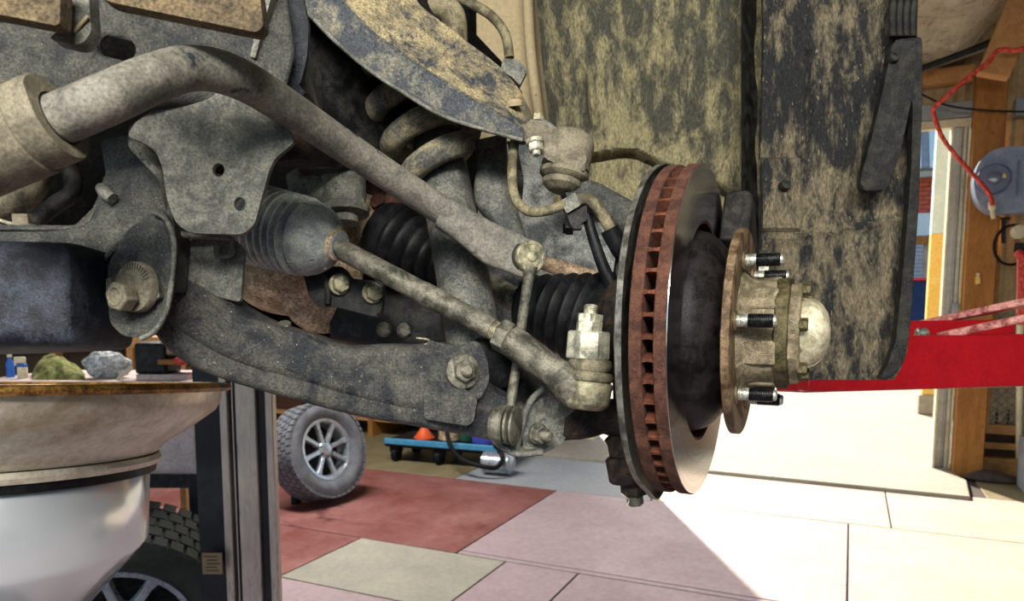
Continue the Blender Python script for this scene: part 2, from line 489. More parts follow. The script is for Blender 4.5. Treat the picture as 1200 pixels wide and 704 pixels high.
for deg in (-12, 48, 108, -72, -132, 168):
    a = math.radians(deg)
    o = ax(.1085)+Vector((0, -math.cos(a), -math.sin(a)))*.0435
    hexbolt(T, o, X_, .0062, .008, mOlive, name='cap_bolt')

# dust shield behind the disc
T = Thing('brake_dust_shield', 'thin galvanised dust shield curling round behind the brake disc', 'brake shield')
def shield_r(a): return .1665+.0016*math.sin(5*a+1)+(.009*math.exp(-((a-math.radians(262))/.16)**2))
b = MB(); R = []
NS = 110
for k in range(NS):
    a = math.radians(-175)+math.radians(350)*k/(NS-1)
    a = 2*PI*k/NS
    rd = Vector((0, math.cos(a), math.sin(a))); r_ = shield_r(a % (2*PI))
    R.append([C0+X_*t+rd*(r_+dr) for t, dr in ((-.030, -.11), (-.0275, -.006), (-.026, -.001), (-.0215, 0), (-.0215, .0014), (-.027, .0008), (-.0295, -.005), (-.032, -.11))])
b.rings(R, loop=True)
T.part('shield_plate', b, mShield)
b = MB()
b.ring(C0, X_, [(-.042, .055), (-.042, .070), (-.030, .070), (-.030, .055)], 40)
T.part('mounting_ring', b, mBlackSteel)

# brake caliper at the rear of the disc
T = Thing('brake_caliper', 'dark brake caliper gripping the far edge of the disc', 'brake caliper')
def V(x, y, z): return C0+Vector((x, y, z))
b = MB()
rr = []
for k in range(9):
    a = math.radians(-28+11*k)
    rd = Vector((0, math.cos(a), math.sin(a)))
    rr.append([C0+X_*x+rd*r for x, r in ((.019, .112), (.019, .176), (.044, .176), (.050, .170), (.050, .118), (.046, .112))])
b.rings(rr); T.part('outer_caliper_half', b, mPad, bevel=.003)
b = MB(); rr = []
for k in range(9):
    a = math.radians(-28+11*k)
    rd = Vector((0, math.cos(a), math.sin(a)))
    rr.append([C0+X_*x+rd*r for x, r in ((-.075, .112), (-.075, .172), (-.020, .172), (-.020, .112))])
b.rings(rr); T.part('inner_caliper_half', b, mPad, bevel=.003)
b = MB(); rr = []
for k in range(5):
    a = math.radians(-10+13*k)
    rd = Vector((0, math.cos(a), math.sin(a)))
    rr.append([C0+X_*x+rd*r for x, r in ((-.05, .170), (-.05, .186), (.040, .186), (.040, .170))])
b.rings(rr); T.part('bridge', b, mPad, bevel=.003)
b = MB(); b.plate(rnd([V(.052, .125, .03), V(.052, .165, .04), V(.052, .162, .085), V(.052, .135, .092)], .01), .012, vec=X_)
T.part('retaining_bracket', b, mShield, bevel=.002)

# ------------------------------------------------------------------ steering knuckle
T = Thing('steering_knuckle', 'dark forged steering knuckle behind the brake disc', 'steering knuckle')
b = MB()
b.eloft([(655, 214, 668, 250, .905, .02), (690, 214, 684, 246, .905, .024), (720, 228, 708, 262, .90, .026), (748, 245, 735, 290, .89, .028), (775, 275, 745, 330, .885, .03)], 20, 3)
T.part('upper_arm', b, mFrame)
b = MB(); b.tube([V(-.056, .02, .11), V(-.056, .01, .06), V(-.058, 0, 0), V(-.056, 0, -.06), V(-.056, -.0, -.12)], [.018, .021, .024, .022, .02], 20)
T.part('upright', b, mKnuckle)
b = MB(); b.lathe(V(-.085, 0, 0), X_, [(0, .045), (.01, .055), (.035, .058), (.05, .055)], 40)
T.part('bearing_housing', b, mKnuckle)
# steering arm eye around the tie rod taper
eye = P(688, 420, .80)
b = MB(); b.lathe(eye, cd(.05, 1, -.05), [(0, m(26, .8)), (m(2, .8), m(27, .8)), (m(30, .8), m(26, .8)), (m(32, .8), m(24, .8))], 8)
T.part('steering_arm_eye', b, mNut, label='bright machined steering arm eye')
b = MB(); b.eloft([(690, 392, 690, 418, .81, .015), (715, 380, 715, 420, .83, .015), (745, 372, 745, 420, .86, .018), (770, 370, 770, 420, .885, .02)], 16, 3.2)
T.part('steering_arm', b, mKnuckle)
# lower carrier seen below the shield
b = MB(); b.eloft([(664, 478, 655, 516, .885, .018), (690, 474, 688, 514, .885, .02), (706, 470, 708, 508, .885, .024), (730, 466, 733, 520, .885, .03), (756, 470, 756, 524, .89, .03)], 20, 3)
b.wob(.0025, 60)
T.part('lower_carrier', b, mKnuckle)
bj = P(741, 536, .885)
b = MB(); b.lathe(bj+cd(-.1, 1, 0)*m(32, .885), cd(.12, -1, 0), [(0, m(22, .885)), (m(8, .885), m(31, .885)), (m(14, .885), m(28, .885)), (m(28, .885), m(27, .885)), (m(31, .885), m(24, .885))], 14)
T.part('ball_joint_boss', b, mKnuckle)

T = Thing('lower_ball_joint', 'dark brown lower ball joint with castle nut hanging below the knuckle', 'ball joint')
b = MB(); b.lathe(P(738, 534, .885), cd(.1, -1, 0), [(0, m(26, .885)), (m(3, .885), m(29, .885)), (m(28, .885), m(27, .885)), (m(31, .885), m(24, .885))], 28)
T.part('joint_housing', b, mKnuckle)
b = MB(); nut0 = P(742, 565, .885)
b.hexa(nut0, cd(.1, -1, 0), m(16, .885), m(15, .885)); T.part('castle_nut', b, mKnuckle)
b = MB(); thread(b, nut0+cd(.1, -1, 0)*m(14, .885), cd(.1, -1, 0), m(10, .885), m(12, .885)); T.part('stud_end', b, mRod)
b = MB(); b.tube(pts((728, 578, .865), (734, 583, .862), (737, 586, .862), (735, 592, .862), (738, 594, .862)), .0009, 8); T.part('cotter_pin', b, mNut)

# ------------------------------------------------------------------ tie rod
T = Thing('tie_rod', 'long dusty steering tie rod with castle nut at its outer joint', 'tie rod')
a0, a1 = P(392, 288, .893), P(577, 386, .825)
b = MB(); dv = (a1-a0); b.tube([a0, a0+dv*.06, a0+dv*.07, a0+dv*.55, a0+dv*.60, a0+dv*.66, a0+dv*.72, a1], [.0092, .0095, .0112, .0114, .0122, .0122, .0112, .011], 20, 1)
T.part('inner_rod', b, mRod)
b = MB(); dn = dv.normalized(); thread(b, a1-dn*.001, dn, .0103, .014, .0018, 20); T.part('thread', b, mZinc)
b = MB(); n0 = P(584, 391, .822); b.hexa(n0, dn, .0165, .0135, ch=.08); T.part('lock_nut', b, mRod, bevel=.001)
b = MB(); s0 = n0+dn*.0133
e0 = P(650, 436, .80)
b.tube([s0, s0+(e0-s0)*.06, s0+(e0-s0)*.6, s0+(e0-s0)*.82, e0, P(666, 449, .80), P(680, 458, .80)], [.0145, .0158, .0152, .0142, .0150, .0182, .0200], 24, 4)
T.part('outer_sleeve', b, mRod)
hx = cd(.10, 1, -.02); h0 = P(686, 478, .80); q = m(1, .80)
b = MB(); b.lathe(h0, hx, [(-q*2, q*16), (0, q*22), (q*4, q*26), (q*6, q*27.5), (q*22, q*28.5), (q*24, q*29.5), (q*29, q*29.5), (q*31, q*27)], 40); T.part('ball_housing', b, mZinc)
b = MB(); b.lathe(h0, hx, [(q*30, q*25), (q*33, q*28.5), (q*38, q*29), (q*42, q*26.5), (q*43, q*24), (q*45, q*25.5), (q*51, q*27), (q*56, q*25.5), (q*59, q*21)], 40); T.part('dust_boot', b, mRubberTan)
nb = eye+cd(.05, 1, -.05)*m(31, .8); nx = cd(.10, 1, -.04)
b = MB(); b.hexa(nb, nx, m(16, .8), m(12, .8), ch=.03)
for k in range(6):
    a_, u_, v_ = frame(nx); an = 2*PI*(k+.5)/6
    rd = u_*math.cos(an)+v_*math.sin(an)
    b.box(nb+nx*m(16, .8)+rd*m(11.5, .8), m(2.6, .8), m(5, .8), m(5, .8), (rd, nx.cross(rd), nx))
T.part('castle_nut', b, mNut, bevel=.0006)
b = MB(); thread(b, nb+nx*m(11, .8), nx, m(8.5, .8), m(20, .8), .0016); T.part('stud_end', b, mNut)

# ------------------------------------------------------------------ anti-roll bar
T = Thing('anti_roll_bar', 'thick curved anti-roll bar with dust coating running across the suspension', 'anti-roll bar')
bp_ = [(-60, 196, .548), (10, 163, .53), (75, 137, .52), (130, 114, .525), (180, 92, .555), (225, 80, .59), (270, 88, .62), (320, 115, .67), (400, 169, .755), (480, 222, .82), (528, 253, .846)]
b = MB(); b.tube([P(*x) for x in bp_], [.0152]*7+[.0149, .0147, .0146, .0146], 28, 6); T.part('bar', b, mBar)
b = MB(); b.eloft([(530, 234, 510, 266, .843, .0142), (556, 249, 540, 287, .848, .0115), (585, 264, 566, 308, .853, .0075), (612, 276, 592, 318, .857, .006), (634, 290, 614, 326, .858, .0055), (640, 303, 628, 323, .858, .005)], 24, 3.2)
T.part('flattened_end', b, mBar)

T = Thing('stabiliser_link', 'slender stabiliser link with round capped joint hanging from the bar', 'link rod')
la = cd(.42, -.05, -.9); lc = P(624, 300, .845)
b = MB(); b.lathe(lc-la*.030, la, [(0, .015), (.004, .0175), (.010, .0175), (.012, .0135), (.015, .0172), (.019, .0172), (.021, .013)], 32); T.part('washer_stack', b, mBlackSteel)
b = MB(); b.lathe(lc-la*.009, la, [(0, .0135), (.001, .0160), (.007, .0162), (.0082, .0152), (.0083, .0126), (.0078, .0120), (.0080, .0062), (.0095, .0048), (.0100, .001)], 40); T.part('joint_cap', b, mZinc, smooth=24)
b = MB(); b.tube(pts((622, 312, .848), (618, 335, .849), (612, 375, .848), (606, 425, .844), (600, 462, .838), (597, 484, .834)), [.0072, .0055, .0052, .0052, .0052, .006], 14); T.part('rod', b, mRod)
lb = P(579, 496, .83); lx = cd(.93, -.08, -.32)
b = MB(); b.lathe(lb, lx, [(-.002, .0155), (0, .0182), (.011, .0192), (.0125, .0175)], 32); T.part('lower_bush', b, mRod)
for t_ in (.0145, .0205):
    b = MB(); b.lathe(lb+lx*t_, lx, [(0, .0165), (.0008, .0192), (.003, .0192), (.0038, .0165)], 32); T.part('washer', b, mRod)

# bushing clamp at left
T = Thing('anti_roll_bar_bushing', 'tan clamped rubber bushing holding the left end of the bar', 'bushing')
ba = (P(130, 114, .525)-P(20, 160, .53)).normalized(); bc = P(60, 143, .522)
bu = UP-ba*UP.dot(ba); bu.normalize(); bv = ba.cross(bu)
def bush_ring(t, ro):
    """D-shaped section: round below, blocky above"""
    out = []
    for k in range(40):
        a = 2*PI*k/40
        x, y = math.cos(a)*ro, math.sin(a)*ro
        if y > 0: x = math.copysign(min(ro, abs(x)*1.15), x); y = y*1.08
        out.append(bc+ba*t+bv*x+bu*y)
    return out
b = MB(); b.rings([bush_ring(-.012, .0262), bush_ring(.004, .0262), bush_ring(.006, .0252)]); T.part('rubber_block', b, mBush)
b = MB(); b.rings([bush_ring(-.062, .0278), bush_ring(-.0125, .0278), bush_ring(-.0115, .0270)]); T.part('clamp_strap', b, mBush)
b = MB(); b.plate(rnd(pts((-30, 168, .54), (40, 190, .525), (55, 193, .522), (38, 200, .52), (-10, 192, .53), (-40, 180, .54)), .004), .004); T.part('clamp_lip', b, mBush)
b = MB(); b.ring(bc+ba*.0045, ba, [(0, .0150), (0, .0172), (.0021, .0168), (.0021, .0150)], 40); T.part('bar_gap', b, mBlack)
b = MB(); b.box(bc+ba*.0052-bv*.0215, .0014, .0045, .0005, (ba, bv, bu)); T.part('split_line', b, mBlack)

# ------------------------------------------------------------------ lower control arm
T = Thing('lower_control_arm', 'heavy black pressed-steel lower control arm spanning below the tie rod', 'control arm')
up_st = [(196, 316, 196, 372, .775, .030), (225, 318, 212, 384, .778, .034), (262, 340, 240, 404, .785, .037), (312, 372, 292, 430, .80, .038), (365, 389, 352, 447, .815, .038), (412, 404, 408, 464, .832, .037), (450, 403, 455, 477, .845, .036), (490, 403, 500, 490, .856, .036), (535, 404, 545, 497, .868, .036), (565, 438, 570, 505, .875, .034), (592, 458, 592, 512, .88, .03), (615, 472, 612, 515, .885, .026)]
b = MB(); b.eloft(up_st, 28, 4.2, 4); b.wob(.0008, 40); T.part('upper_shell', b, mArm)
lo_st = [(192, 330, 190, 385, .777, .028), (216, 345, 208, 408, .78, .0322), (246, 365, 236, 430, .787, .0338), (298, 400, 284, 449, .802, .0348), (356, 418, 346, 466, .817, .0348), (409, 435, 404, 482, .834, .0340), (455, 445, 452, 492, .847, .0334), (500, 455, 500, 500, .858, .0346), (545, 470, 545, 508, .87, .0346), (582, 480, 582, 515, .877, .032), (612, 490, 612, 522, .882, .028)]
b = MB(); b.eloft(lo_st, 28, 5, 4); b.wob(.0008, 40); T.part('lower_shell', b, mArm)
b = MB(); b.lathe(P(192, 352, .775), X_, [(-.028, .026), (-.026, .031), (.018, .033), (.021, .028)], 32); T.part('pivot_sleeve', b, mBush)
b = MB(); b.lathe(P(333, 380, .785), (UP*.8-FW*.6).normalized(), [(-.006, .0065), (.0005, .0065), (.0012, .0058)], 16); T.part('drain_plug', b, mRod)
b = MB(); b.eloft([(556, 432, 556, 500, .895, .03), (585, 425, 585, 512, .91, .03), (620, 420, 620, 518, .925, .028), (652, 440, 652, 516, .93, .022)], 20, 3); T.part('outer_boss', b, mBlackSteel)
# shock clevis
b = MB(); b.plate(rnd(pts((500, 397, .822), (520, 403, .822), (540, 404, .822), (560, 398, .818), (571, 420, .818), (574, 446, .818), (563, 468, .818), (545, 470, .818), (498, 450, .822)), .006), .005); T.part('clevis_plate', b, mArm, bevel=.001)
b = MB(); b.plate(rnd(pts((496.5, 451, .812), (500, 445, .812), (526, 447, .811), (545, 456, .81), (560, 466, .81), (555, 494, .81), (548, 499, .81), (497, 491, .812)), .005), .030); T.part('gusset', b, mArm, bevel=.0015)
hexbolt(T, P(543, 435, .812), cd(.35, .05, -.93), m(13, .83), .009, mRod, washer=m(20, .83), tip=.006, name='shock_bolt')
b = MB(); b.tube(pts((486, 407, .835), (500, 403, .833), (502, 398, .833), (488, 396, .835)), .0012, 8); T.part('wire_clip', b, mZinc)

T = Thing('ball_joint_bracket', 'curved pressed bracket with threaded bolt at the outer end of the lower arm', 'bracket')
b = MB(); b.plate(rnd(pts((606, 534, .858), (612, 500, .852), (622, 471, .85), (636, 456, .85), (652, 453, .856), (676, 474, .868), (668, 497, .868), (661, 519, .866), (636, 532, .86)), .007), .022); T.part('face_plate', b, mPlate, bevel=.002)
b = MB(); b.tube(pts((604, 532, .855), (611, 500, .848), (621, 471, .846), (637, 455, .847)), .0035, 10); T.part('rolled_edge', b, mPlate)
b = MB(); b.eloft([(577, 512, 577, 519, .862, .014), (590, 518, 590, 528, .86, .015), (606, 526, 606, 535, .858, .015), (636, 524, 636, 533, .862, .012)], 16, 3); T.part('lower_cradle', b, mPlate)
hexbolt(T, P(631, 508, .848), cd(.55, -.12, -.82), m(11, .848), .008, mRod, washer=m(12.5, .848), tip=.011)

# ------------------------------------------------------------------ damper and spring
T = Thing('shock_absorber', 'grey telescopic shock absorber standing behind the tie rod', 'shock absorber')
b = MB(); b.tube(pts((560, 432, .905), (553, 385, .915), (538, 300, .95), (522, 215, .985), (505, 130, 1.02), (495, 60, 1.04)), [.027, .030, .0300, .0295, .0285, .028], 28, 3); T.part('damper_body', b, mShock)
b = MB(); b.lathe(P(580, 424, .862), cd(.4, 0, -.9), [(-.03, .024), (-.028, .0275), (.004, .0275), (.007, .024), (.0075, .016)], 32); T.part('lower_eye', b, mBlack)
T = Thing('coil_spring', 'thick muddy coil spring wound around the shock absorber', 'coil spring')
sp = []
turns = 3.6
for k in range(int(turns*28)+1):
    t = k/28
    # rises from the lower end near (545,205)
    c_ = P(529-t*22, 197-t*35, .985+.006*t)
    ax_ = (P(450, 76, 1.0)-P(524, 196, .985)).normalized()
    a_, u_, v_ = frame(ax_, FW)
    th = 2*PI*t - 2.25
    sp.append(c_ + (v_*math.cos(th) + u_*math.sin(th))*.0475)
b = MB(); b.tube(sp, [.0115]+[.0142]*(len(sp)-1), 16, 1); T.part('coil', b, mSpring)
b = MB(); b.lathe(P(430, 48, 1.02), (P(450, 76, 1.0)-P(524, 196, .985)).normalized(), [(-.006, .062), (0, .066), (.004, .066), (.03, .06)], 32); T.part('upper_seat', b, mBlackSteel)

# ------------------------------------------------------------------ upper control arm
T = Thing('upper_control_arm', 'mud-caked pressed upper control arm sloping down from the top', 'control arm')
ua = [((452, -70), (382, -50), (300, -28)), ((482, -10), (418, 12), (352, 8)), ((502, 14), (448, 38), (392, 48)), ((528, 34), (482, 62), (432, 82)), ((560, 58), (516, 86), (474, 110)), ((592, 84), (552, 112), (518, 136)), ((612, 112), (592, 134), (566, 152)), ((626, 140), (618, 150), (612, 165))]
R = []; R2 = []; LIP = []
q_ = catmull([(a[0], a[1], b_[0], b_[1], c_[0], c_[1], i) for i, (a, b_, c_) in enumerate(ua)], 5)
for tx, ty, rx, ry, bx_, by, i in q_:
    d0 = .835+.006*i
    k_ = .62-.014*i
    rx, ry = tx*(1-k_)+bx_*k_, ty*(1-k_)+by*k_
    Tp, Rp, Bp = P(tx, ty, d0+.07), P(rx, ry, d0+.012), P(bx_, by, d0)
    R.append([Tp, Tp*.6+Rp*.4-FW*.001, Tp*.2+Rp*.8-FW*.002, Rp-FW*.001, Rp*.93+Bp*.07+FW*.002, Rp*.93+Bp*.07+FW*.012, Tp+FW*.010])
    R2.append([Rp*.97+Bp*.03, Rp*.8+Bp*.2+FW*.003, Rp*.5+Bp*.5+FW*.004, Bp*.8+Rp*.2+FW*.003, Bp-FW*.002, Bp+FW*.006, Rp*.6+Bp*.4+FW*.012, Rp+FW*.012])
    LIP.append(Bp-FW*.002)
b = MB(); b.rings(R); b.wob(.0014, 45); T.part('top_sheet', b, mUpper)
b = MB(); b.rings(R2); b.wob(.0010, 45); T.part('front_web', b, mat('blue_grey_web', '#4e5359', '#6a6658', '#9a917a', amt=.40, spk=.69, scale=20, rough=.6, bump=.5))
b = MB(); b.tube(LIP, .0022, 10, 1); T.part('rolled_lip', b, mPlate)
b = MB(); b.lathe(P(603, 121, .905), cd(-.1, .95, -.3), [(-.003, .009), (.001, .009), (.004, .006)], 16); T.part('rivet', b, mApron)

T = Thing('upper_ball_joint', 'dusty upper ball joint with rounded cup, rubber boot and bolted flange', 'ball joint')
ux = cd(.20, 1, .05); u0 = P(662, 200, .89); q = m(1, .89)
b = MB(); b.lathe(u0, ux, [(0, q*24), (q*2, q*28), (q*7, q*28.5), (q*9, q*27), (q*12, q*28), (q*34, q*28.5), (q*41, q*26), (q*45, q*20), (q*46, q*4)], 40); T.part('cup', b, mBush)
b = MB(); b.lathe(u0, ux, [(q*1, q*26), (q*-2, q*29), (-q*7, q*29), (-q*11, q*25), (-q*12, q*22), (-q*14, q*24), (-q*19, q*23), (-q*24, q*17), (-q*26, q*12)], 40); T.part('rubber_boot', b, mRubberTan)
b = MB(); b.plate(rnd(pts((612, 150, .878), (622, 138, .882), (640, 145, .885), (664, 162, .872), (688, 183, .868), (686, 193, .864), (664, 190, .858), (640, 178, .862), (622, 164, .872)), .006), .007, vec=cd(0, -1, .35)); T.part('flange_plate', b, mBush, bevel=.0012)
hexbolt(T, P(627, 168, .860), cd(.12, -1, -.2), m(9, .89), .009, mNut, washer=m(10.5, .89), tip=.004, name='flange_bolt')
b = MB(); b.box(P(641, 147, .905), .012, .0035, .004, (cd(.8, -.55, 0), cd(.5, .8, 0), FW)); T.part('nut_plate', b, mPlate, bevel=.001)
hexbolt(T, P(631, 141, .905), cd(.1, 1, -.1), m(7, .9), .007, mZinc, name='flange_bolt')

# ------------------------------------------------------------------ brake hose and sensor lead
T = Thing('brake_hose', 'dusty brake hose looping below the upper ball joint into a clamp', 'hose')
b = MB(); b.tube(pts((606, 150, .925), (602, 175, .90), (600, 205, .885), (604, 232, .88), (618, 247, .875), (640, 247, .872), (662, 239, .872)), .0052, 14); T.part('front_hose', b, mHose)
b = MB(); b.plate(rnd(pts((657, 235, .868), (674, 225, .868), (681, 240, .866), (664, 250, .866)), .002), .012); T.part('hose_clamp', b, mPlate, bevel=.001)
b = MB(); b.tube(pts((674, 236, .875), (688, 233, .872), (700, 243, .868), (712, 262, .868), (722, 282, .875), (732, 300, .885)), .0062, 14); T.part('rear_hose', b, mHose)
b = MB(); b.tube(pts((714, 268, .868), (724, 288, .872), (731, 300, .88)), [.010, .0095, .009], 14); T.part('hose_ferrule', b, mBlack)
b = MB(); b.plate(rnd(pts((664, 250, .872), (688, 240, .872), (688, 258, .872), (680, 262, .872), (683, 268, .872), (672, 268, .872), (668, 262, .872)), .002), .010); T.part('clamp_bracket', b, mBlackSteel)
T = Thing('sensor_lead', 'black sleeved sensor cable dropping beside the brake disc shield', 'cable')
b = MB(); b.tube(pts((688, 252, .885), (694, 275, .882), (704, 305, .88), (712, 325, .88)), [.0055, .006, .0065, .007], 12); T.part('rubber_sleeve', b, mBlack)
b = MB(); b.tube(pts((712, 322, .88), (722, 345, .88), (732, 370, .885)), .0085, 12); T.part('plug', b, mBlack)
b = MB(); b.tube(pts((726, 300, .895), (723, 318, .895), (724, 335, .895), (732, 350, .895)), .004, 10); T.part('thin_lead', b, mBlack)

# ------------------------------------------------------------------ steering rack
def bellows(o0, o1, r, n, amp, seg=40):
    L = (o1-o0).length; pr = []
    return L
T = Thing('steering_rack_boot', 'grey ribbed rubber bellows sealing the inner steering joint', 'rubber boot')
o0, o1 = P(236, 247, .985), P(399, 288, .893)
L_ = (o1-o0).length; axb = (o1-o0).normalized(); pr = []
NB = 16
for i in range(NB):
    t = .02+.76*i/NB; dt = .76/NB
    rr_ = .0460 if t < .5 else .0460-.0025*(t-.5)/.24
    pr += [(t, rr_-.0075), (t+dt*.14, rr_-.0018), (t+dt*.32, rr_), (t+dt*.62, rr_), (t+dt*.80, rr_-.0018), (t+dt*.94, rr_-.0075)]
pr += [(.79, .0400), (.81, .0408), (.85, .0385), (.90, .032), (.94, .023), (.965, .0155), (1.0, .0145)]
b = MB(); b.lathe(o0, axb, [(t*L_, r_) for t, r_ in pr], 48); T.part('bellows', b, mRubber)
b = MB()
for k in range(7):
    b = MB(); a_, u_, v_ = frame(axb); an = 2*PI*k/7+.5
    rd = u_*math.cos(an)+v_*math.sin(an)
    p1, p2 = o0+axb*(.80*L_)+rd*.0410, o0+axb*(.925*L_)+rd*.0272
    b.tube([p1, (p1+p2)/2+rd*.001, p2], [.001, .0018, .001], 8, 2); T.part('cone_rib', b, mRubber)
b = MB(); b.ring(o0+axb*(.972*L_), axb, [(-.004, .0135), (-.004, .0165), (.004, .0165), (.004, .0135)], 28); cl = T.part('hose_clamp', b, mCast)
b = MB(); b.box(o0+axb*(.975*L_)+UP*.019+RT*.004, .0025, .004, .004, (axb, UP, axb.cross(UP))); T.part('clamp_ear', b, mZinc, parent=cl)

T = Thing('rack_mount_bush', 'round grey steering rack mounting bush standing behind the bellows', 'bushing')
rx_ = cd(-.06, 1, .1); r0 = P(404, 262, .985); q = m(1, .985)
b = MB(); b.lathe(r0, rx_, [(0, q*16), (q*10, q*16), (q*11, q*29), (q*19, q*30), (q*21, q*27), (q*25, q*26), (q*54, q*26), (q*57, q*24), (q*58, q*17), (q*66, q*16), (q*67, q*19), (q*72, q*18), (q*74, q*6)], 40); T.part('bush_body', b, mPlate)
b = MB(); b.eloft([(338, 205, 345, 240, .99, .015), (352, 198, 360, 245, .99, .018), (368, 205, 376, 242, .99, .018), (392, 215, 392, 240, .985, .015)], 18, 2.6); T.part('mount_lug', b, mPlate)

T = Thing('differential_housing', 'tan cast differential housing glimpsed behind the steering boot', 'housing')
b = MB(); b.ball(P(345, 315, 1.10), .078, 28, 18, (RT, FW, UP), (1.15, .9, .78)); b.wob(.004, 18); T.part('casting', b, mCast)
b = MB(); b.lathe(P(380, 345, 1.06), cd(.4, -.3, -.86), [(-.03, .05), (-.004, .052), (0, .047), (.002, .03)], 36); T.part('cover', b, mCast)
b = MB(); b.lathe(P(425, 268, 1.10), cd(.85, -.35, -.4), [(-.07, .05), (0, .050), (.012, .047)], 36); T.part('output_flange', b, mCast)
b = MB(); b.lathe(P(438, 228, 1.08), cd(.3, .1, -.95), [(-.03, .018), (.004, .018), (.007, .012)], 6); b.lathe(P(463, 236, 1.08), cd(.3, .1, -.95), [(-.03, .014), (.004, .014), (.007, .009)], 20); T.part('filler_plug', b, mRust)

T = Thing('differential_bracket', 'black folded steel bracket with two hex bolts below the bellows', 'bracket')
b = MB(); b.plate(rnd(pts((352, 306, .955), (376, 312, .955), (402, 312, .95), (412, 326, .948), (450, 330, .945), (447, 364, .943), (440, 371, .943), (388, 358, .945), (374, 361, .945), (362, 348, .95)), .005), .016); T.part('folded_plate', b, mBlackSteel, bevel=.002)
b = MB(); b.tube(pts((378, 315, .945), (384, 338, .94), (384, 356, .94)), .0035, 10); T.part('pressed_rib', b, mBlackSteel)
for x_, y_ in ((398, 333), (437, 343)):
    hexbolt(T, P(x_, y_, .94), cd(.5, -.05, -.86), m(10, .94), .009, mZinc, washer=m(12.5, .94))

# drive shaft
T = Thing('drive_shaft', 'dark front drive shaft with ribbed rubber boots behind the shock absorber', 'drive shaft')
d0, d1 = P(452, 277, 1.085), P(545, 322, 1.03)
L_ = (d1-d0).length; axd = (d1-d0).normalized()
pr = [(-.02, .045), (.05, .046), (.08, .049), (.12, .049)]
for i in range(6):
    t = .16+.13*i; r_ = .049-.0045*i
    pr += [(t, r_-.006), (t+.03, r_-.001), (t+.055, r_), (t+.08, r_-.001), (t+.115, r_-.006)]
pr += [(.97, .016), (1.0, .015)]
b = MB(); b.lathe(d0, axd, [(t*L_, r_) for t, r_ in pr], 44); T.part('inner_boot', b, mBlack)
b = MB(); b.tube([d1-axd*.02, P(575, 336, 1.01), P(622, 362, .965)], [.0145, .0145, .0145], 20, 3); T.part('shaft', b, mRod)
d2, d3 = P(606, 352, .985), P(748, 390, .905)
L_ = (d3-d2).length; axd = (d3-d2).normalized(); pr = [(0, .016), (.04, .017)]
for i in range(6):
    t = .06+.105*i; r_ = .035+.0040*i
    pr += [(t, r_-.008), (t+.02, r_-.002), (t+.045, r_), (t+.07, r_-.002), (t+.095, r_-.007)]
pr += [(.71, .050), (.74, .053), (.80, .053), (.82, .050), (1.0, .050)]
b = MB(); b.lathe(d2, axd, [(t*L_, r_) for t, r_ in pr], 44); T.part('outer_boot', b, mBlack)

# ------------------------------------------------------------------ vehicle frame and brackets
T = Thing('vehicle_frame', 'dusty black vehicle frame with crossmember, rail and suspension brackets', 'frame')
slot = [P(136+dx*math.cos(.25)-dy*math.sin(.25), 55.5+dx*math.sin(.25)+dy*math.cos(.25), .648+.0004*(dx)) for dx, dy in
        [(12*sg+10*math.cos(a), 12*math.sin(a)) for sg, rng in ((1, range(-90, 91, 20)), (-1, range(90, 271, 20))) for a in [math.radians(x) for x in rng]]]
b = MB(); b.plate(pts((-90, -40, .60), (120, -40, .64), (330, -40, .72), (345, 60, .72), (330, 118, .715), (250, 112, .69), (160, 112, .655), (75, 112, .625), (-90, 90, .60)), .006, [slot]); T.part('rail_web', b, mFrame, bevel=.002)
b = MB(); b.tube(pts((-90, 92, .612), (0, 96, .62), (75, 108, .636), (160, 112, .664), (250, 112, .70), (330, 116, .725)), .010, 14, 4); T.part('rail_lower_edge', b, mFrame)
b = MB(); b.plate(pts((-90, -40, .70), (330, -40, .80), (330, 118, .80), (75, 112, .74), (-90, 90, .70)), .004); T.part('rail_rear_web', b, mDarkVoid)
# blue-black upright at the right end of the rail
b = MB(); b.plate(rnd(pts((300, -20, .735), (352, -20, .74), (362, 30, .74), (360, 66, .74), (352, 100, .745), (300, 80, .735)), .004), .006, [disc_pts(315, 43, .737, 3.4, 5.5)]); T.part('upright_plate', b, mCross, bevel=.001)
b = MB(); b.plate(rnd(pts((312, -20, .70), (322, -20, .70), (299, 68, .70), (293, 66, .70)), .001), .02); T.part('upright_flange', b, mPlate)
b = MB(); b.plate(pts((298, 66, .715), (338, 84, .73), (358, 108, .745), (352, 116, .745), (318, 98, .73), (296, 74, .715)), .006); T.part('seam_lip', b, mCross)
# the plate with two holes that carries the bar
brk = [(x, y, .670+.0002*(x-150)) for x, y in ((148, 160), (158, 143), (185, 126), (215, 112), (255, 104), (300, 116), (332, 142), (346, 166), (334, 176), (322, 186), (316, 198), (306, 234), (298, 264), (284, 275), (222, 273), (206, 262), (195, 232), (191, 198), (182, 176), (166, 166))]
b = MB(); b.plate(rnd(pts(*brk), .006), .006, [disc_pts(256, 199, .6912, 7, 8), disc_pts(281, 239, .6962, 7, 8)], vec=FW); T.part('drilled_bracket', b, mPlate, bevel=.0012)
b = MB(); b.plate(rnd(pts((150, 150, .69), (168, 132, .69), (200, 160, .715), (205, 200, .72), (198, 262, .715), (186, 210, .70), (150, 172, .69)), .004), .03); T.part('bracket_side', b, mPlate)
b = MB(); b.plate(rnd(pts((310, 128, .725), (345, 150, .75), (398, 180, .80), (390, 190, .80), (345, 186, .75), (320, 190, .73)), .005), .02); T.part('bracket_wing', b, mKnuckle, bevel=.002)
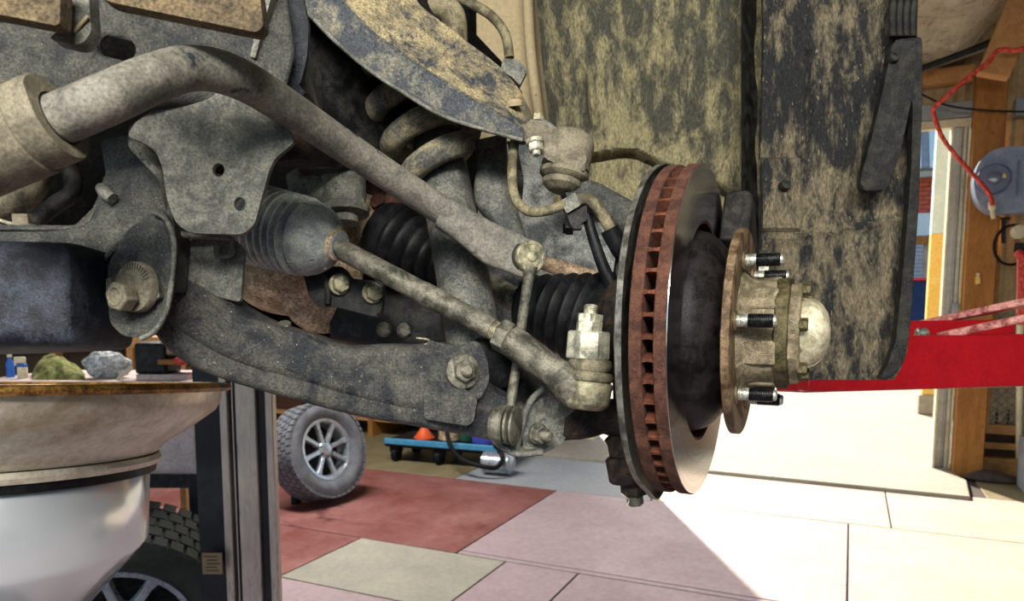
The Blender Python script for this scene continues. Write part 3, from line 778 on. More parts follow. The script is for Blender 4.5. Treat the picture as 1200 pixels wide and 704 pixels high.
# gusset running from the bar bracket to the crossmember
gus = [(118, 165, .735), (185, 150, .725), (196, 215, .715), (206, 276, .708), (199, 340, .70), (150, 330, .70), (128, 300, .70), (-90, 300, .675), (-90, 262, .68), (88, 264, .70), (112, 240, .715), (124, 205, .728)]
b = MB(); b.plate(rnd(pts(*gus), .004), .03); T.part('crossmember_gusset', b, mFrame, bevel=.002)
b = MB(); b.tube(pts((124, 208, .73), (112, 243, .715), (90, 266, .702), (0, 268, .688), (-90, 268, .68)), .0018, 10); T.part('gusset_edge', b, mFrame)
b = MB(); b.tube(pts((119, 221, .718), (124, 226, .708), (132, 233, .705)), [.005, .0058, .005], 12, 2); T.part('weld_stub', b, mPlate)
b = MB(); b.tube(pts((118, 308, .695), (140, 285, .694), (165, 262, .696), (186, 248, .70), (196, 258, .70)), [.002, .003, .003, .003, .002], 8); T.part('pressed_bead', b, mFrame)
# crossmember box at the far left
b = MB(); b.eloft([(-120, 290, -120, 414, .655, .05), (-30, 291, -30, 414, .668, .05), (60, 292, 60, 411, .68, .05), (112, 293, 114, 409, .688, .048), (121, 296, 124, 404, .69, .044)], 32, 7, 2); T.part('crossmember', b, mCross)
# lug plate for the arm pivot
lug = [(126, 310, .69), (150, 268, .688), (180, 250, .688), (193, 256, .688), (203, 284, .686), (199, 338, .684), (194, 364, .684), (182, 386, .684), (166, 396, .685), (144, 394, .687), (128, 378, .69)]
b = MB(); b.plate(rnd(pts(*lug), .006), .010); T.part('pivot_lug', b, mFrame, bevel=.0015)
b = MB(); b.tube(pts((180, 249, .684), (195, 258, .683), (204, 286, .681), (200, 338, .679), (194, 366, .679), (181, 388, .68), (165, 397, .681)), .0022, 10); T.part('lug_rolled_edge', b, mPlate)
pa = cd(-.38, -.05, -.92)
b = MB(); b.lathe(P(157, 336, .676), pa, [(-.006, .0205), (0, .0205), (.0012, .0198), (.0014, .010)], 40); cw = T.part('cam_washer', b, mBush)
for k in range(12):
    a_, u_, v_ = frame(pa, UP); an = math.radians(-70+9.5*k)
    b = MB(); rd = u_*math.cos(an)+v_*math.sin(an)
    b.box(P(157, 336, .676)+pa*.0014+rd*.0168, .0027, .0003, .0004, (rd, pa.cross(rd), pa)); T.part('scale_mark', b, mFrame, parent=cw)
b = MB(); b.hexa(P(150, 348, .672), pa, m(18, .66), .012, rot=.3); b.ring(P(150, 348, .672)+pa*.0115, pa, [(0, .0058), (0, .0082), (.0015, .008), (.0015, .006)], 28); T.part('pivot_bolt', b, mBush, bevel=.001)
b = MB(); b.plate(rnd(pts((174, 324, .676), (182, 325, .675), (187, 348, .674), (177, 352, .675)), .002), .006); T.part('cam_stop', b, mPlate, bevel=.001)
b = MB(); b.plate(rnd(pts((124, 326, .685), (130, 325, .682), (130, 350, .682), (124, 350, .685)), .002), .006); T.part('cam_stop', b, mPlate, bevel=.001)
# rear side of the pivot pocket
b = MB(); b.plate(rnd(pts((202, 276, .735), (276, 281, .75), (286, 292, .752), (282, 354, .755), (240, 345, .75), (200, 330, .74)), .004), .006); T.part('pocket_rear_plate', b, mPlate, bevel=.001)
b = MB(); b.tube(pts((198, 270, .70), (205, 274, .72), (240, 277, .735), (268, 279, .745), (272, 288, .745), (270, 298, .745), (256, 300, .742), (254, 288, .74)), .003, 10); T.part('pocket_lip', b, mPlate)
# the tower carrying spring and upper arm, and the far rail
b = MB(); b.plate(pts((350, -40, .86), (540, -40, 1.0), (520, 80, 1.0), (470, 130, 1.0), (455, 190, 1.0), (350, 200, .90)), .02); T.part('spring_tower', b, mBlackSteel)
b = MB(); b.plate(pts((360, 62, .80), (362, 110, .80), (350, 108, .78), (352, 60, .78)), .05); T.part('tower_web', b, mPlate)
b = MB(); b.eloft([(395, 340, 395, 400, 1.12, .04), (450, 342, 450, 410, 1.10, .04), (520, 345, 520, 415, 1.08, .04)], 20, 5, 2); T.part('far_rail', b, mBlackSteel)
for x_, y_ in ((450, 386), (474, 387)):
    hexbolt(T, P(x_, y_, 1.045), cd(.2, 0, -1), m(8, 1.04), .008, mRod, washer=m(9, 1.04), name='rail_bolt')
# forged leg behind the brake hose
b = MB(); b.eloft([(556, 168, 594, 160, 1.0, .012), (560, 190, 596, 196, .99, .015), (555, 222, 600, 222, .98, .018), (560, 245, 606, 243, .975, .018), (580, 268, 612, 262, .97, .015), (595, 300, 622, 295, .96, .012)], 20, 3); T.part('forged_leg', b, mShock)
b = MB(); b.lathe(P(573, 180, .978), -FW, [(-.01, .006), (.001, .006), (.0015, .0045), (-.009, .004)], 18); T.part('leg_eyelet', b, mRust)
b = MB(); b.plate(rnd(pts((595, 165, 1.02), (606, 170, 1.02), (614, 210, 1.01), (612, 235, 1.01), (600, 225, 1.01)), .004), .01); T.part('leg_rib', b, mShock)

T = Thing('splash_guard', 'tan mud-covered splash guard along the top edge right of the hook', 'splash guard')
b = MB(); b.plate(rnd(pts((96, -30, .53), (300, -40, .56), (309, 30, .565), (301, 38, .563), (122, 1, .535)), .005), .012); T.part('guard_sheet', b, mMudPlate, bevel=.002)
T = Thing('splash_guard', 'tan mud-covered splash guard in the top left corner', 'splash guard')
b = MB(); b.plate(rnd(pts((-60, -40, .50), (72, -40, .515), (70, 31, .515), (0, 17, .505), (-60, 8, .50)), .004), .012); T.part('guard_sheet', b, mMudPlate, bevel=.002)
T = Thing('tow_hook', 'short flattened grey tow hook pointing down at top left', 'hook')
b = MB(); b.plate(rnd(pts((70, -20, .545), (103, -20, .55), (107, 37, .55), (98, 50, .548), (87, 53, .546), (57, 45, .542), (70, 34, .543)), .003), .012); T.part('hook_blade', b, mPlate, bevel=.002)
b = MB(); b.tube(pts((87, 37, .545), (95, 28, .546), (103, 19, .547)), .0012, 8); T.part('straw', b, mApron)

# hoses left
T = Thing('coolant_hose', 'fat olive rubber hose curving below the bar bushing', 'hose')
b = MB(); b.tube(pts((-60, 250, .82), (0, 236, .82), (28, 216, .82), (34, 190, .83), (30, 150, .85)), .0205, 22); T.part('hose_body', b, mRubberTan)
T = Thing('steel_pipe', 'thin bent dark pipe beside the olive hose', 'pipe')
b = MB(); b.tube(pts((78, 160, .86), (80, 190, .85), (86, 212, .84), (82, 228, .83), (62, 242, .82), (38, 262, .80), (20, 280, .79)), .0085, 16); T.part('pipe_body', b, mBlackSteel)
T = Thing('hose_clip', 'small pale bolt and wire clip sitting on the crossmember at far left', 'clip')
b = MB(); b.hexa(P(27, 264, .74), cd(0, 1, -.2), m(10, .74), .010); b.lathe(P(27, 265, .74), cd(0, 1, -.2), [(0, m(14, .74)), (.002, m(14, .74))], 20); T.part('bolt', b, mBush)
b = MB(); b.tube(pts((-10, 254, .74), (6, 260, .74), (30, 266, .735)), .0016, 8); b.tube(pts((-10, 262, .74), (6, 266, .74), (30, 268, .735)), .0016, 8); T.part('wire', b, mNut)

# ------------------------------------------------------------------ wheel arch
def hash_n(p, s): return noise.noise(Vector(p)*s)
T = Thing('wheel_arch_liner', 'large muddy olive wheel arch liner behind the brake disc', 'wheel arch liner')
def liner(u, v):
    # u across, v downwards; a shallow pressed step runs across the lower part
    py = -60+300*v
    xl = 626+24*min(1, max(0, (py+60)/250))**1.4
    px = xl+(905-xl)*u
    d = 1.30 - .10*u + .05*math.sin(u*PI) - .03*math.exp(-u*14)
    yc = 184-8*math.exp(-((px-735)/38)**2)+.34*max(0, px-748)
    step = .035*math.exp(-((py-yc-2)/2.8)**2)+(.012 if py > yc else 0)
    rib = .016*math.exp(-((px-(684+.12*(py-120)))/5)**2)*max(0, 1-((py-115)/38)**2) - .014*math.exp(-((px-(695+.12*(py-120)))/5)**2)*max(0, 1-((py-122)/36)**2)
    p = P(px, py, d)
    return p - FW*(.010*hash_n((u*3, v*4, 1.), 1.0)+.004*hash_n((u*9, v*11, 4.), 1.)-step+rib)
b = MB(); b.grid(liner, 90, 130, .006, FW); T.part('upper_sheet', b, mMudLiner)
def lower_l(u, v):
    px = 560+345*u; py = 165+265*v
    return P(px, py, 1.40-.10*u+.03*math.sin(u*PI)) - FW*.006*hash_n((u*4, v*4, 2.), 1.)
b = MB(); b.grid(lower_l, 30, 26, .006, FW); T.part('lower_sheet', b, mLower)
b = MB(); b.tube(pts((600, 300, 1.30), (650, 312, 1.28), (690, 326, 1.27), (730, 338, 1.26)), [.006, .012, .014, .010], 12); T.part('lower_roll', b, mCast)
b = MB(); b.box(P(667, 271, 1.32), .006, .005, .003, (RT, UP, FW)); b.box(P(661, 268, 1.32), .002, .007, .003, (RT, UP, FW)); T.part('slot', b, mDarkVoid)
def channel(u, v):
    px = 870+38*u; py = -60+520*v
    return P(px, py, 1.17+.05*math.sin(u*PI))
b = MB(); b.grid(channel, 10, 20, .006, FW); T.part('dark_channel', b, mBlackSteel)

T = Thing('mud_flap', 'broad black mud-streaked flap panel right of the disc with rounded lower corner', 'mud flap')
def flap(u, v, off=0):
    py = -60+505*v
    xl = 893+2*math.sin(v*9)
    xr = 1052+min(20, max(0, (py-60)*.2))-max(0, (py-240))*.05
    if py > 405: xr -= (py-405)**2/110
    px = xl+(xr-xl)*u
    d = 1.135-.06*u+.0
    n1 = hash_n((u*5, v*14, 7.), 1.0)
    step = .008 if (px < 937 and 188 < py < 272) else 0
    gro = -.010*math.exp(-((px-948)/3.5)**2)*(1 if 60 < py < 165 else 0)
    crease = .006*math.exp(-((py-(283-.16*(px-900)))/4)**2)
    return P(px, py, d) - FW*(.004*n1+step+gro+crease)
b = MB(); b.grid(flap, 70, 120, .008, FW); fl = T.part('flap_sheet', b, mFlap)
for (x_, y_, d_) in ((921, 216, 1.105), (1016, 212, 1.055), (1048, 66, 1.03)):
    b = MB(); b.lathe(P(x_, y_, d_), -FW, [(-.012, .0065), (0, .0065), (.002, .0055), (.0022, .003), (.0005, .0025)], 20); T.part('screw', b, mStrip)
st = [(1046, 47), (1081, 42), (1081, 120), (1077, 240), (1066, 395), (1060, 425), (1046, 442), (1030, 444), (1038, 432), (1050, 400), (1060, 300), (1068, 200), (1070, 120)]
b = MB(); b.plate(rnd([P(x, y, 1.045) for x, y in st], .008), .012); T.part('edge_trim', b, mStrip, bevel=.0015)
st2 = [(1046, 50), (1076, 46), (1070, 110), (1055, 180), (1040, 222), (1012, 224), (1008, 212), (1022, 160), (1036, 100)]
b = MB(); b.plate(rnd([P(x, y, 1.036) for x, y in st2], .006), .012); T.part('trim_tab', b, mStrip, bevel=.0015)
for k in range(4):
    b = MB(); b.tube([P(1047+9*k, -40, 1.05), P(1046.5+8*k, 10, 1.05), P(1046+8*k, 44, 1.045)], .0045, 10, 3); T.part('ribbed_strip', b, mStrip)

T = Thing('inner_apron', 'tan dusty inner wing apron behind the upper control arm', 'body panel')
def apron(u, v):
    px = 470+185*u; py = -60+225*v
    return P(px, py, 1.40-.02*u) - FW*.01*hash_n((u*3, v*3, 9.), 1.)
b = MB(); b.grid(apron, 24, 30, .006, FW); T.part('apron_sheet', b, mApron)
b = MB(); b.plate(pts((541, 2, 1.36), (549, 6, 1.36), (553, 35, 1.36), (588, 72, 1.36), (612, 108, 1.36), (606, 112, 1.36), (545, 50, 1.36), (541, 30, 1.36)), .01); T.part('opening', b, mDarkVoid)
b = MB(); b.tube(pts((617, -40, 1.345), (622, 60, 1.345), (634, 150, 1.345)), .009, 12, 4); T.part('swage', b, mApron)
T = Thing('vacuum_hose', 'tan corrugated hose bending over the top of the upper arm', 'hose')
b = MB(); b.tube(pts((480, -30, 1.0), (500, 2, .99), (522, 9, .99), (532, 22, .99), (534, 48, 1.0), (536, 80, 1.02)), .0145, 18); T.part('hose_body', b, mHose)
T = Thing('brake_pipe_hose', 'slim dusty hose arching down to a clip above the upper arm', 'hose')
b = MB(); b.tube(pts((525, -10, 1.1), (548, 2, 1.1), (575, 18, 1.1), (592, 40, 1.1), (597, 68, 1.1)), .0065, 14); T.part('hose_body', b, mHose)
b = MB(); b.plate(rnd(pts((590, 68, 1.085), (608, 70, 1.085), (618, 82, 1.085), (609, 100, 1.085), (600, 90, 1.085), (586, 82, 1.085)), .003), .012); T.part('hose_clip', b, mPlate, bevel=.001)

# engine and gearbox mass that closes the view under the bonnet
T = Thing('engine_underside', 'shade-black engine and gearbox castings in the dark behind the suspension', 'engine')
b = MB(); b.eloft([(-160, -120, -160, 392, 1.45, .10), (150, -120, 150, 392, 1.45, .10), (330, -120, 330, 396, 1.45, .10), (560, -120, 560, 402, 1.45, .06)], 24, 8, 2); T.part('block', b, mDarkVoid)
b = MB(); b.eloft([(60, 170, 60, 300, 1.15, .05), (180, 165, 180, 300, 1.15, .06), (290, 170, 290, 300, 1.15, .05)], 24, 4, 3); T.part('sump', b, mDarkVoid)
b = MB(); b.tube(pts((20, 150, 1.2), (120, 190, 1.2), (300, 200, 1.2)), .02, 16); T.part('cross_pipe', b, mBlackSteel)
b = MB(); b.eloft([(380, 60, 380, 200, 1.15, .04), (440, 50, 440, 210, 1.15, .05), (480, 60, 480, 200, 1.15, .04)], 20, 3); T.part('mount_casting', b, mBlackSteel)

# ------------------------------------------------------------------ workshop shell
YB = 7.84                     # back wall with the open doorway
DXL, DXR, DZ = -2.62, .86, 3.16
mRedFloor = mat('red_painted_concrete', '#6b3934', '#8d625c', '#5d3430', amt=.5, spk=.70, scale=1.3, rough=.5, bump=.05, contrast=.2, dark='#5c3634', grain=.10)
mPinkFloor = mat('worn_pink_concrete', '#a69497', '#9a8788', '#8a6e6e', amt=.5, spk=.72, scale=1.8, rough=.5, bump=.05, contrast=.2, grain=.10)
mGreyFloor = mat('grey_concrete_slab', '#8f8c80', '#a09b8c', '#6d6a60', amt=.5, spk=.72, scale=2.5, rough=.55, bump=.05, contrast=.2, grain=.10)
mBlueFloor = mat('blue_grey_concrete', '#868c92', '#989a9a', '#6f7276', amt=.5, spk=.72, scale=2, rough=.55, bump=.05, contrast=.2, grain=.10)
mTanFloor = mat('oily_tan_concrete', '#6c6148', '#857a5c', '#4a4336', amt=.5, spk=.7, scale=2, rough=.5, bump=.05, contrast=.2, grain=.10)
mSun = mat('sun_paled_concrete', '#ab9a8a', '#b3a394', '#917f70', amt=.5, spk=.72, scale=2.2, rough=.6, bump=.05, contrast=.2, grain=.10)  # sunlit side of the floor: the sun's paleness is put into this colour
mJoint = mat('dark_joint', '#3a3330', '#4b423c', None, amt=.5, scale=4, rough=.9, bump=.1)
mOut = mat('bright_yard_concrete', '#8f897c', '#9a9486', '#7a7468', amt=.5, spk=.72, scale=1, rough=.8, bump=.05, grain=.10)
T = Thing('floor', kind='structure')
b = MB(); b.bx(-10, 5, -5, YB+.1, -.2, -.012); T.part('joint_bed', b, mJoint)
G = .006
def slab(x0, x1, y0, y1, mt):
    b = MB(); b.bx(x0+G, x1-G, y0+G, y1-G, -.015, 0); T.part('slab', b, mt, bevel=.003)
xs = [-10, -5.1, -2.93, -1.85, .045, 2.4, 5]
for y0, y1, xl, ms in [(-5, -1, [-10, -5, 0, 5], None), (-1, 1.2, [-10, -5, -2, .5, 5], None), (1.2, 3.1, [-10, -5.1, -2.93, -1.6, .045, 2.4, 5], None)]:
    for i in range(len(xl)-1): slab(xl[i], xl[i+1], y0, y1, mPinkFloor)
for x0, x1, mt in [(-10, -5.1, mRedFloor), (-5.1, -2.93, mRedFloor), (-2.93, -1.85, mGreyFloor), (-1.85, -1.38, mPinkFloor), (-1.38, .045, mPinkFloor), (.045, 2.4, mSun), (2.4, 5, mSun)]:
    slab(x0, x1, 3.1, 3.88, mt)
for x0, x1, mt in [(-10, -5.1, mRedFloor), (-5.1, -2.2, mRedFloor), (-2.2, .045, mPinkFloor), (.045, 2.4, mSun), (2.4, 5, mSun)]:
    slab(x0, x1, 3.88 if x1 < -2 else 3.94, 5.62, mt)
slab(-2.2, .045, 3.88, 3.94, mPinkFloor)
for x0, x1, mt in [(-10, -5.1, mTanFloor), (-5.1, -3.2, mTanFloor), (-3.2, -1.4, mBlueFloor), (-1.4, .32, mSun), (.32, 2.6, mSun), (2.6, 5, mSun)]:
    slab(x0, x1, 5.62, 6.85, mt)
slab(-10, DXL-.4, 6.85, YB+.05, mTanFloor); slab(DXR+.2, 5, 6.85, YB+.05, mTanFloor)
b = MB(); b.plate([Vector(p) for p in ((DXL-.4, 6.85, .03), (.93, 6.72, .03), (.98, 7.35, .03), (.80, 8.1, .03), (DXL-.4, 8.1, .03))], .06, vec=-Z_)
o = solo('trim_1', b, mOut, None, None, kind='structure', bevel=.01)
b = MB(); b.bx(-40, 40, 8.1, 60, -.2, .02); o = solo('ground', b, mOut, None, None, kind='structure')
b = MB(); b.bx(-40, 40, -50, -5, -.2, -.02); o = solo('ground', b, mOut, None, None, kind='structure')

mCorr = mat('cream_corrugated_sheet', '#b09870', '#c6b088', '#85704f', amt=.5, spk=.7, scale=5, rough=.6, bump=.1)
mFoil = mat('silver_foil_insulation', '#c9c0a8', '#e0d8c2', '#a0957a', amt=.5, scale=6, rough=.32, metal=.6, bump=1.0, grain=.1, bdist=.06)
mTimber = mat('orange_brown_timber', '#8a5a28', '#9c6a34', '#6a4419', amt=.5, scale=8, rough=.6, bump=.15, streak=5)
mTimber2 = mat('raw_timber', '#a37748', '#b58a5a', '#7d5630', amt=.5, scale=8, rough=.7, bump=.2)
mCream = mat('cream_paint', '#cfc6a8', '#bdb394', '#a0967a', amt=.4, scale=5, rough=.5, bump=.05)
mAlu = mat('aluminium_jamb', '#9c978a', '#b4afa2', '#77736a', amt=.5, scale=8, rough=.4, metal=.4, bump=.05)
mDarkWall = mat('dim_brown_wall', '#3c3126', '#4c3f31', '#2a221a', amt=.5, scale=3, rough=.8, bump=.1)
mGreyBeam = mat('grey_purlin', '#7e8388', '#92969a', None, amt=.5, scale=5, rough=.5, metal=.3)

def corr(x0, x1, z0, z1, y, pitch=.09, amp=.014):
    n = max(int((x1-x0)/pitch*6), 6)
    b = MB(); b.grid(lambda u, v: Vector((x0+(x1-x0)*u, y+amp*math.sin(2*PI*(x1-x0)*u/pitch), z0+(z1-z0)*v)), n, 1, .002, Y_)
    return b
T = Thing('wall_back', kind='structure')
T.part('corrugated_sheet', corr(DXR+.20, 5, .45, 7.4, YB+.10), mCorr)
T.part('corrugated_sheet', corr(DXL-.2, DXR+.36, DZ+.12, 7.4, YB+.12), mCorr)
b = MB(); b.bx(-10, DXL, YB, YB+.15, 0, 7.4); T.part('left_panel', b, mDarkWall)
b = MB(); b.bx(DXR+.2, 5, YB+.0, YB+.12, .0, .16); T.part('bottom_rail', b, mTimber2, bevel=.01)
b = MB(); b.bx(DXR+.2, 5, YB+.0, YB+.08, .24, .30); T.part('low_rail', b, mTimber2, bevel=.006)
b = MB(); b.bx(DXR+.2, 5, YB+.0, YB+.08, .38, .47); T.part('mesh_sill', b, mTimber2, bevel=.006)
b = MB(); b.bx(DXR+.1, 5, YB+.11, YB+.13, .0, .60); T.part('skirting_sheet', b, mDarkWall)
b = MB(); b.bx(DXR+.28, DXR+.33, YB-.02, YB+.08, .47, 2.0); T.part('mesh_stile', b, mTimber2, bevel=.005)
# wire mesh in front of the sheet
b = MB()
mx0, mx1, mz0, mz1 = DXR+.33, 2.3, .47, 1.5
sp_ = .085
k = -14
while mx0+k*sp_ < mx1:
    for sgn in (1, -1):
        a_ = Vector((mx0+k*sp_, YB+.06, mz0)); h_ = mz1-mz0
        if sgn < 0: a_ = Vector((mx0+k*sp_+h_, YB+.063, mz0))
        p_, q__ = a_, a_+Vector((sgn*h_, 0, h_))
        # clip in x
        def clip(p, q):
            if p.x > q.x: p, q = q, p
            if q.x < mx0 or p.x > mx1: return None
            if p.x < mx0: t = (mx0-p.x)/(q.x-p.x); p = p+(q-p)*t
            if q.x > mx1: t = (mx1-p.x)/(q.x-p.x); q = p+(q-p)*t
            return p, q
        cq = clip(p_, q__)
        if cq and (cq[1]-cq[0]).length > .02: b.tube([cq[0], cq[1]], .006, 5, 1)
    k += 1
T.part('wire_mesh', b, mGreyBeam, kind='stuff')

T = Thing('door_1', kind='structure')
b = MB(); b.bx(DXL-.1, DXR+.12, YB-.02, YB+.06, DZ, DZ+.075); T.part('lintel_strip', b, mCream, bevel=.005)
b = MB(); b.bx(DXL-.1, DXR+.12, YB-.04, YB+.08, DZ+.08, DZ+.22); T.part('lintel_beam', b, mGreyBeam, bevel=.005)
for dx, w_, y0, y1, mt in ((-.11, .02, -.05, .12, mCream), (-.09, .05, .0, .12, mAlu), (-.04, .025, .03, .12, mAlu), (-.015, .03, -.03, .12, mAlu), (.02, .015, -.05, .1, mCream)):
    b = MB(); b.bx(DXR+dx, DXR+dx+w_, YB+y0, YB+y1, .03, DZ); T.part('jamb_strip', b, mt, bevel=.003)
b = MB(); b.bx(DXL-.1, DXL+.02, YB-.03, YB+.18, .0, DZ); T.part('jamb_post', b, mCream, bevel=.005)
b = MB(); b.bx(DXR-.03, DXR+.03, YB-.09, YB-.03, 1.46, 1.58); T.part('latch', b, mGreyBeam, bevel=.008)

b = MB(); b.bx(.90, 1.135, YB-.22, YB-.02, 0, 3.62); o = solo('trim_2', b, mTimber, None, None, kind='structure', bevel=.008)
b = MB(); b.bar(W(1163, 90, 6.9), W(1218, -45, 6.9), .14, .22); o = solo('trim_3', b, mTimber2, None, None, kind='structure', bevel=.006)
b = MB(); b.bx(DXR+.36, 5, YB-.05, YB+.05, 3.20, 3.36); o = solo('trim_4', b, mGreyBeam, None, None, kind='structure', bevel=.005)
b = MB(); b.bx(-3, .9, YB-.08, YB+.06, 3.54, 3.68); b.wob(.02, 5); o = solo('trim_5', b, mTimber2, None, None, kind='structure')
b = MB(); b.bar(W(1060, 88, YB-.3), W(1165, 52, YB-.3), .045, .045); o = solo('trim_6', b, mGreyBeam, None, None, kind='structure', bevel=.01)
def foil(u, v):
    x = -10+15*u; y = -3.2+11.3*v
    return Vector((x, y, 3.70+1.1*max(0, x-.75)-.35*max(0, x-1.6)+.06*noise.noise(Vector((x*2.5, y*2.5, 0)))+.03*noise.noise(Vector((x*9, y*9, 3)))))
b = MB(); b.grid(foil, 150, 110); b.bx(-10.2, 5.2, -3.4, 8.3, 7.4, 7.5); o = solo('ceiling', b, mFoil, None, None, kind='structure')
b = MB(); b.bx(4.9, 5.05, -3.3, 8, 0, 7.5); o = solo('wall_right', b, mDarkWall, None, None, kind='structure')
b = MB(); b.bx(-10.1, -9.95, -3.3, 8, 0, 7.5); o = solo('wall_left', b, mDarkWall, None, None, kind='structure')

# ------------------------------------------------------------------ outside the doorway
mYellow = mat('yellow_paint', '#d9b45a', '#e0c277', '#b08a3c', amt=.4, scale=4, rough=.6, bump=.05)
mPaleBlue = mat('pale_blue_paint', '#b9cfd4', '#c9d9da', '#98b2ba', amt=.4, scale=5, rough=.6)
mRustPatch = mat('orange_rust_patch', '#b5682c', '#c9853f', '#8a4a1e', amt=.5, scale=20, rough=.9)
mBrick = mat('red_brick', '#a14a38', '#b55c48', '#8a3c2c', amt=.5, scale=4, rough=.85)
mMortar = mat('mortar', '#b5a99a', '#a3978a', None, amt=.5, scale=8, rough=.9)
mShut = mat('grey_shutter', '#8c959c', '#9ca4aa', None, amt=.5, scale=5, rough=.5)
T = Thing('gate_pillar', 'yellow steel pillar with pale blue top and rust outside the doorway', 'pillar')
g0 = F(1087, 486, .02); gx = g0.x-.10; gy = g0.y; s_ = gy/11.5
b = MB(); b.bx(gx-.02, gx+.50, gy, gy+.35, .02, .30); T.part('footing', b, mOut, bevel=.02)
b = MB(); b.bx(gx+.02, gx+.46, gy+.03, gy+.3, .30, 2.55); T.part('yellow_shaft', b, mYellow, bevel=.01)
b = MB(); b.bx(gx+.02, gx+.46, gy+.03, gy+.3, 2.55, 4.8); T.part('blue_shaft', b, mPaleBlue, bevel=.01)
for (dx, z_, r_) in ((.30, 3.55, .13), (.38, 3.2, .09), (.27, 2.75, .12), (.36, 2.9, .1), (.25, 1.5, .05)):
    b = MB(); b.plate([Vector((gx+dx+r_*(1+.4*noise.noise(Vector((k, z_, dx))))*.7*math.cos(2*PI*k/14), gy+.026, z_+r_*1.2*(1+.4*noise.noise(Vector((k, z_, 3.))))*math.sin(2*PI*k/14))) for k in range(14)], .006, vec=Y_); T.part('rust_blister', b, mRustPatch)

T = Thing('brick_building', 'red brick building with blue striped awning seen through the doorway', 'building')
by = 26.0
def bw(px, py): return W(px, py, by)
zA = bw(1080, 155).z; zB = bw(1080, 202).z; zC = bw(1080, 208).z; zD = bw(1080, 250).z; zE = bw(1080, 276).z; zF = bw(1080, 286).z
b = MB(); b.bx(-12, 5, by+.15, by+6, 0, zA+1.5); T.part('wall_core', b, mMortar)
nb_ = 0
x0b, x1b = bw(1060, 230).x, bw(1112, 230).x
rows = max(int((zC-zD)/.13), 4); hh = (zC-zD)/rows
for r_ in range(rows):
    x_ = x0b-.3+(.16 if r_ % 2 else 0)
    while x_ < x1b:
        b = MB(); b.bx(x_, x_+.31, by+.06, by+.2, zD+hh*r_+.01, zD+hh*(r_+1)-.005); T.part('brick', b, mBrick); x_ += .325
b = MB(); b.bx(-12, x0b-.3, by+.08, by+.2, zD, zC); b.bx(x1b+.35, 5, by+.08, by+.2, zD, zC); T.part('brick_field', b, mBrick)
b = MB(); b.bx(-12, 5, by-.2, by+.2, zC, zB); T.part('gutter', b, mPaleBlue)
n_ = 0; x_ = x0b-.4
while x_ < x1b+.4:
    b = MB(); b.plate([Vector((x_, by-1.2, zB-.05)), Vector((x_+.17, by-1.2, zB-.05)), Vector((x_+.17, by+.1, zA+.3)), Vector((x_, by+.1, zA+.3))], .03, vec=Vector((0, .6, -.8))); T.part('awning_sheet', b, mPaleBlue if n_ % 2 else mGreyBeam); x_ += .19; n_ += 1
b = MB(); b.bx(-12, 5, by-.05, by+.2, zE, zD); T.part('sill_band', b, mPaleBlue)
b = MB(); b.bx(-12, 5, by-.02, by+.2, zF, zE); T.part('lower_band', b, mTimber)
b = MB()
for k in range(24): b.bx(x0b-.3, x1b-.6, by+.0, by+.05, zF-.12*(k+1)+.012, zF-.12*k)
T.part('roller_shutter', b, mShut, bevel=.01)
T = Thing('parked_car', 'small glimpse of a red parked car beyond the doorway', 'car')
mCarRed = mat('red_car_paint', '#b5203a', '#a81c34', None, amt=.4, scale=4, rough=.25, coat=.5, bump=0)
mGlass = mat('dark_car_glass', '#1d2c4a', '#253757', None, amt=.4, scale=4, rough=.1, bump=0)
cy = 19.0; cx = W(1074, 335, cy).x; zr = W(1074, 326, cy).z
b = MB(); prof = [(-1.9, .35), (-1.95, .75), (-1.2, .95), (1.8, .98), (1.95, .7), (1.95, .35)]
b.rings([[Vector((cx+y_, cy+x_, z_)) for x_, z_ in prof] for y_ in (-.82, .82)]); T.part('body', b, mCarRed, bevel=.08)
b = MB(); prof = [(-1.15, .95), (-.55, zr-.07), (1.2, zr-.07), (1.75, .96)]
b.rings([[Vector((cx+y_*(.86 if z_ > 1 else 1), cy+x_, z_)) for x_, z_ in prof] for y_ in (-.76, .76)]); T.part('glasshouse', b, mGlass, bevel=.03)
b = MB(); b.bx(cx-.66, cx+.66, cy-.6, cy+1.2, zr-.08, zr); T.part('roof', b, mCarRed, bevel=.03)
for sx in (-1, 1):
    for sy in (-1.25, 1.25):
        b = MB(); b.lathe(Vector((cx+sx*.72, cy+sy, .33)), X_, [(-.1, .25), (-.09, .31), (.09, .31), (.1, .25)], 24); T.part('wheel', b, mBlack)

# ------------------------------------------------------------------ on and around the timber post
mReel = mat('blue_grey_plastic', '#6f7b90', '#838ea0', '#586377', amt=.4, scale=8, rough=.35, bump=.03)
mReelD = mat('slate_plastic', '#56617a', '#667088', None, amt=.4, scale=8, rough=.35)
mRedHose = mat('red_rubber_hose', '#c93c34', '#d6574c', None, amt=.4, scale=20, rough=.4, bump=.05)
YR = 7.35
def WR(px, py, y=YR): return W(px, py, y)
T = Thing('hose_reel', 'blue-grey plastic retractable hose reel hanging beside the timber post', 'hose reel')
rc = WR(1163, 215); rw = (WR(1195, 215)-rc).length; px_m = (WR(1200, 215)-WR(1100, 215)).length/100
outl = [(1141, 215), (1143, 200), (1150, 186), (1162, 176), (1180, 171), (1215, 172), (1222, 190), (1222, 235), (1214, 248), (1185, 249), (1163, 250), (1150, 242), (1143, 230)]
b = MB(); b.plate(rnd([WR(*p) for p in outl], .05), .22, vec=Y_); T.part('casing', b, mReel, bevel=.03, seg=3)
b = MB(); b.lathe(WR(1164, 210)-Y_*.0, -Y_, [(0, px_m*21), (.04, px_m*20), (.05, px_m*18), (.05, px_m*9), (.065, px_m*8), (.07, px_m*6)], 40); hc = T.part('side_drum', b, mReelD)
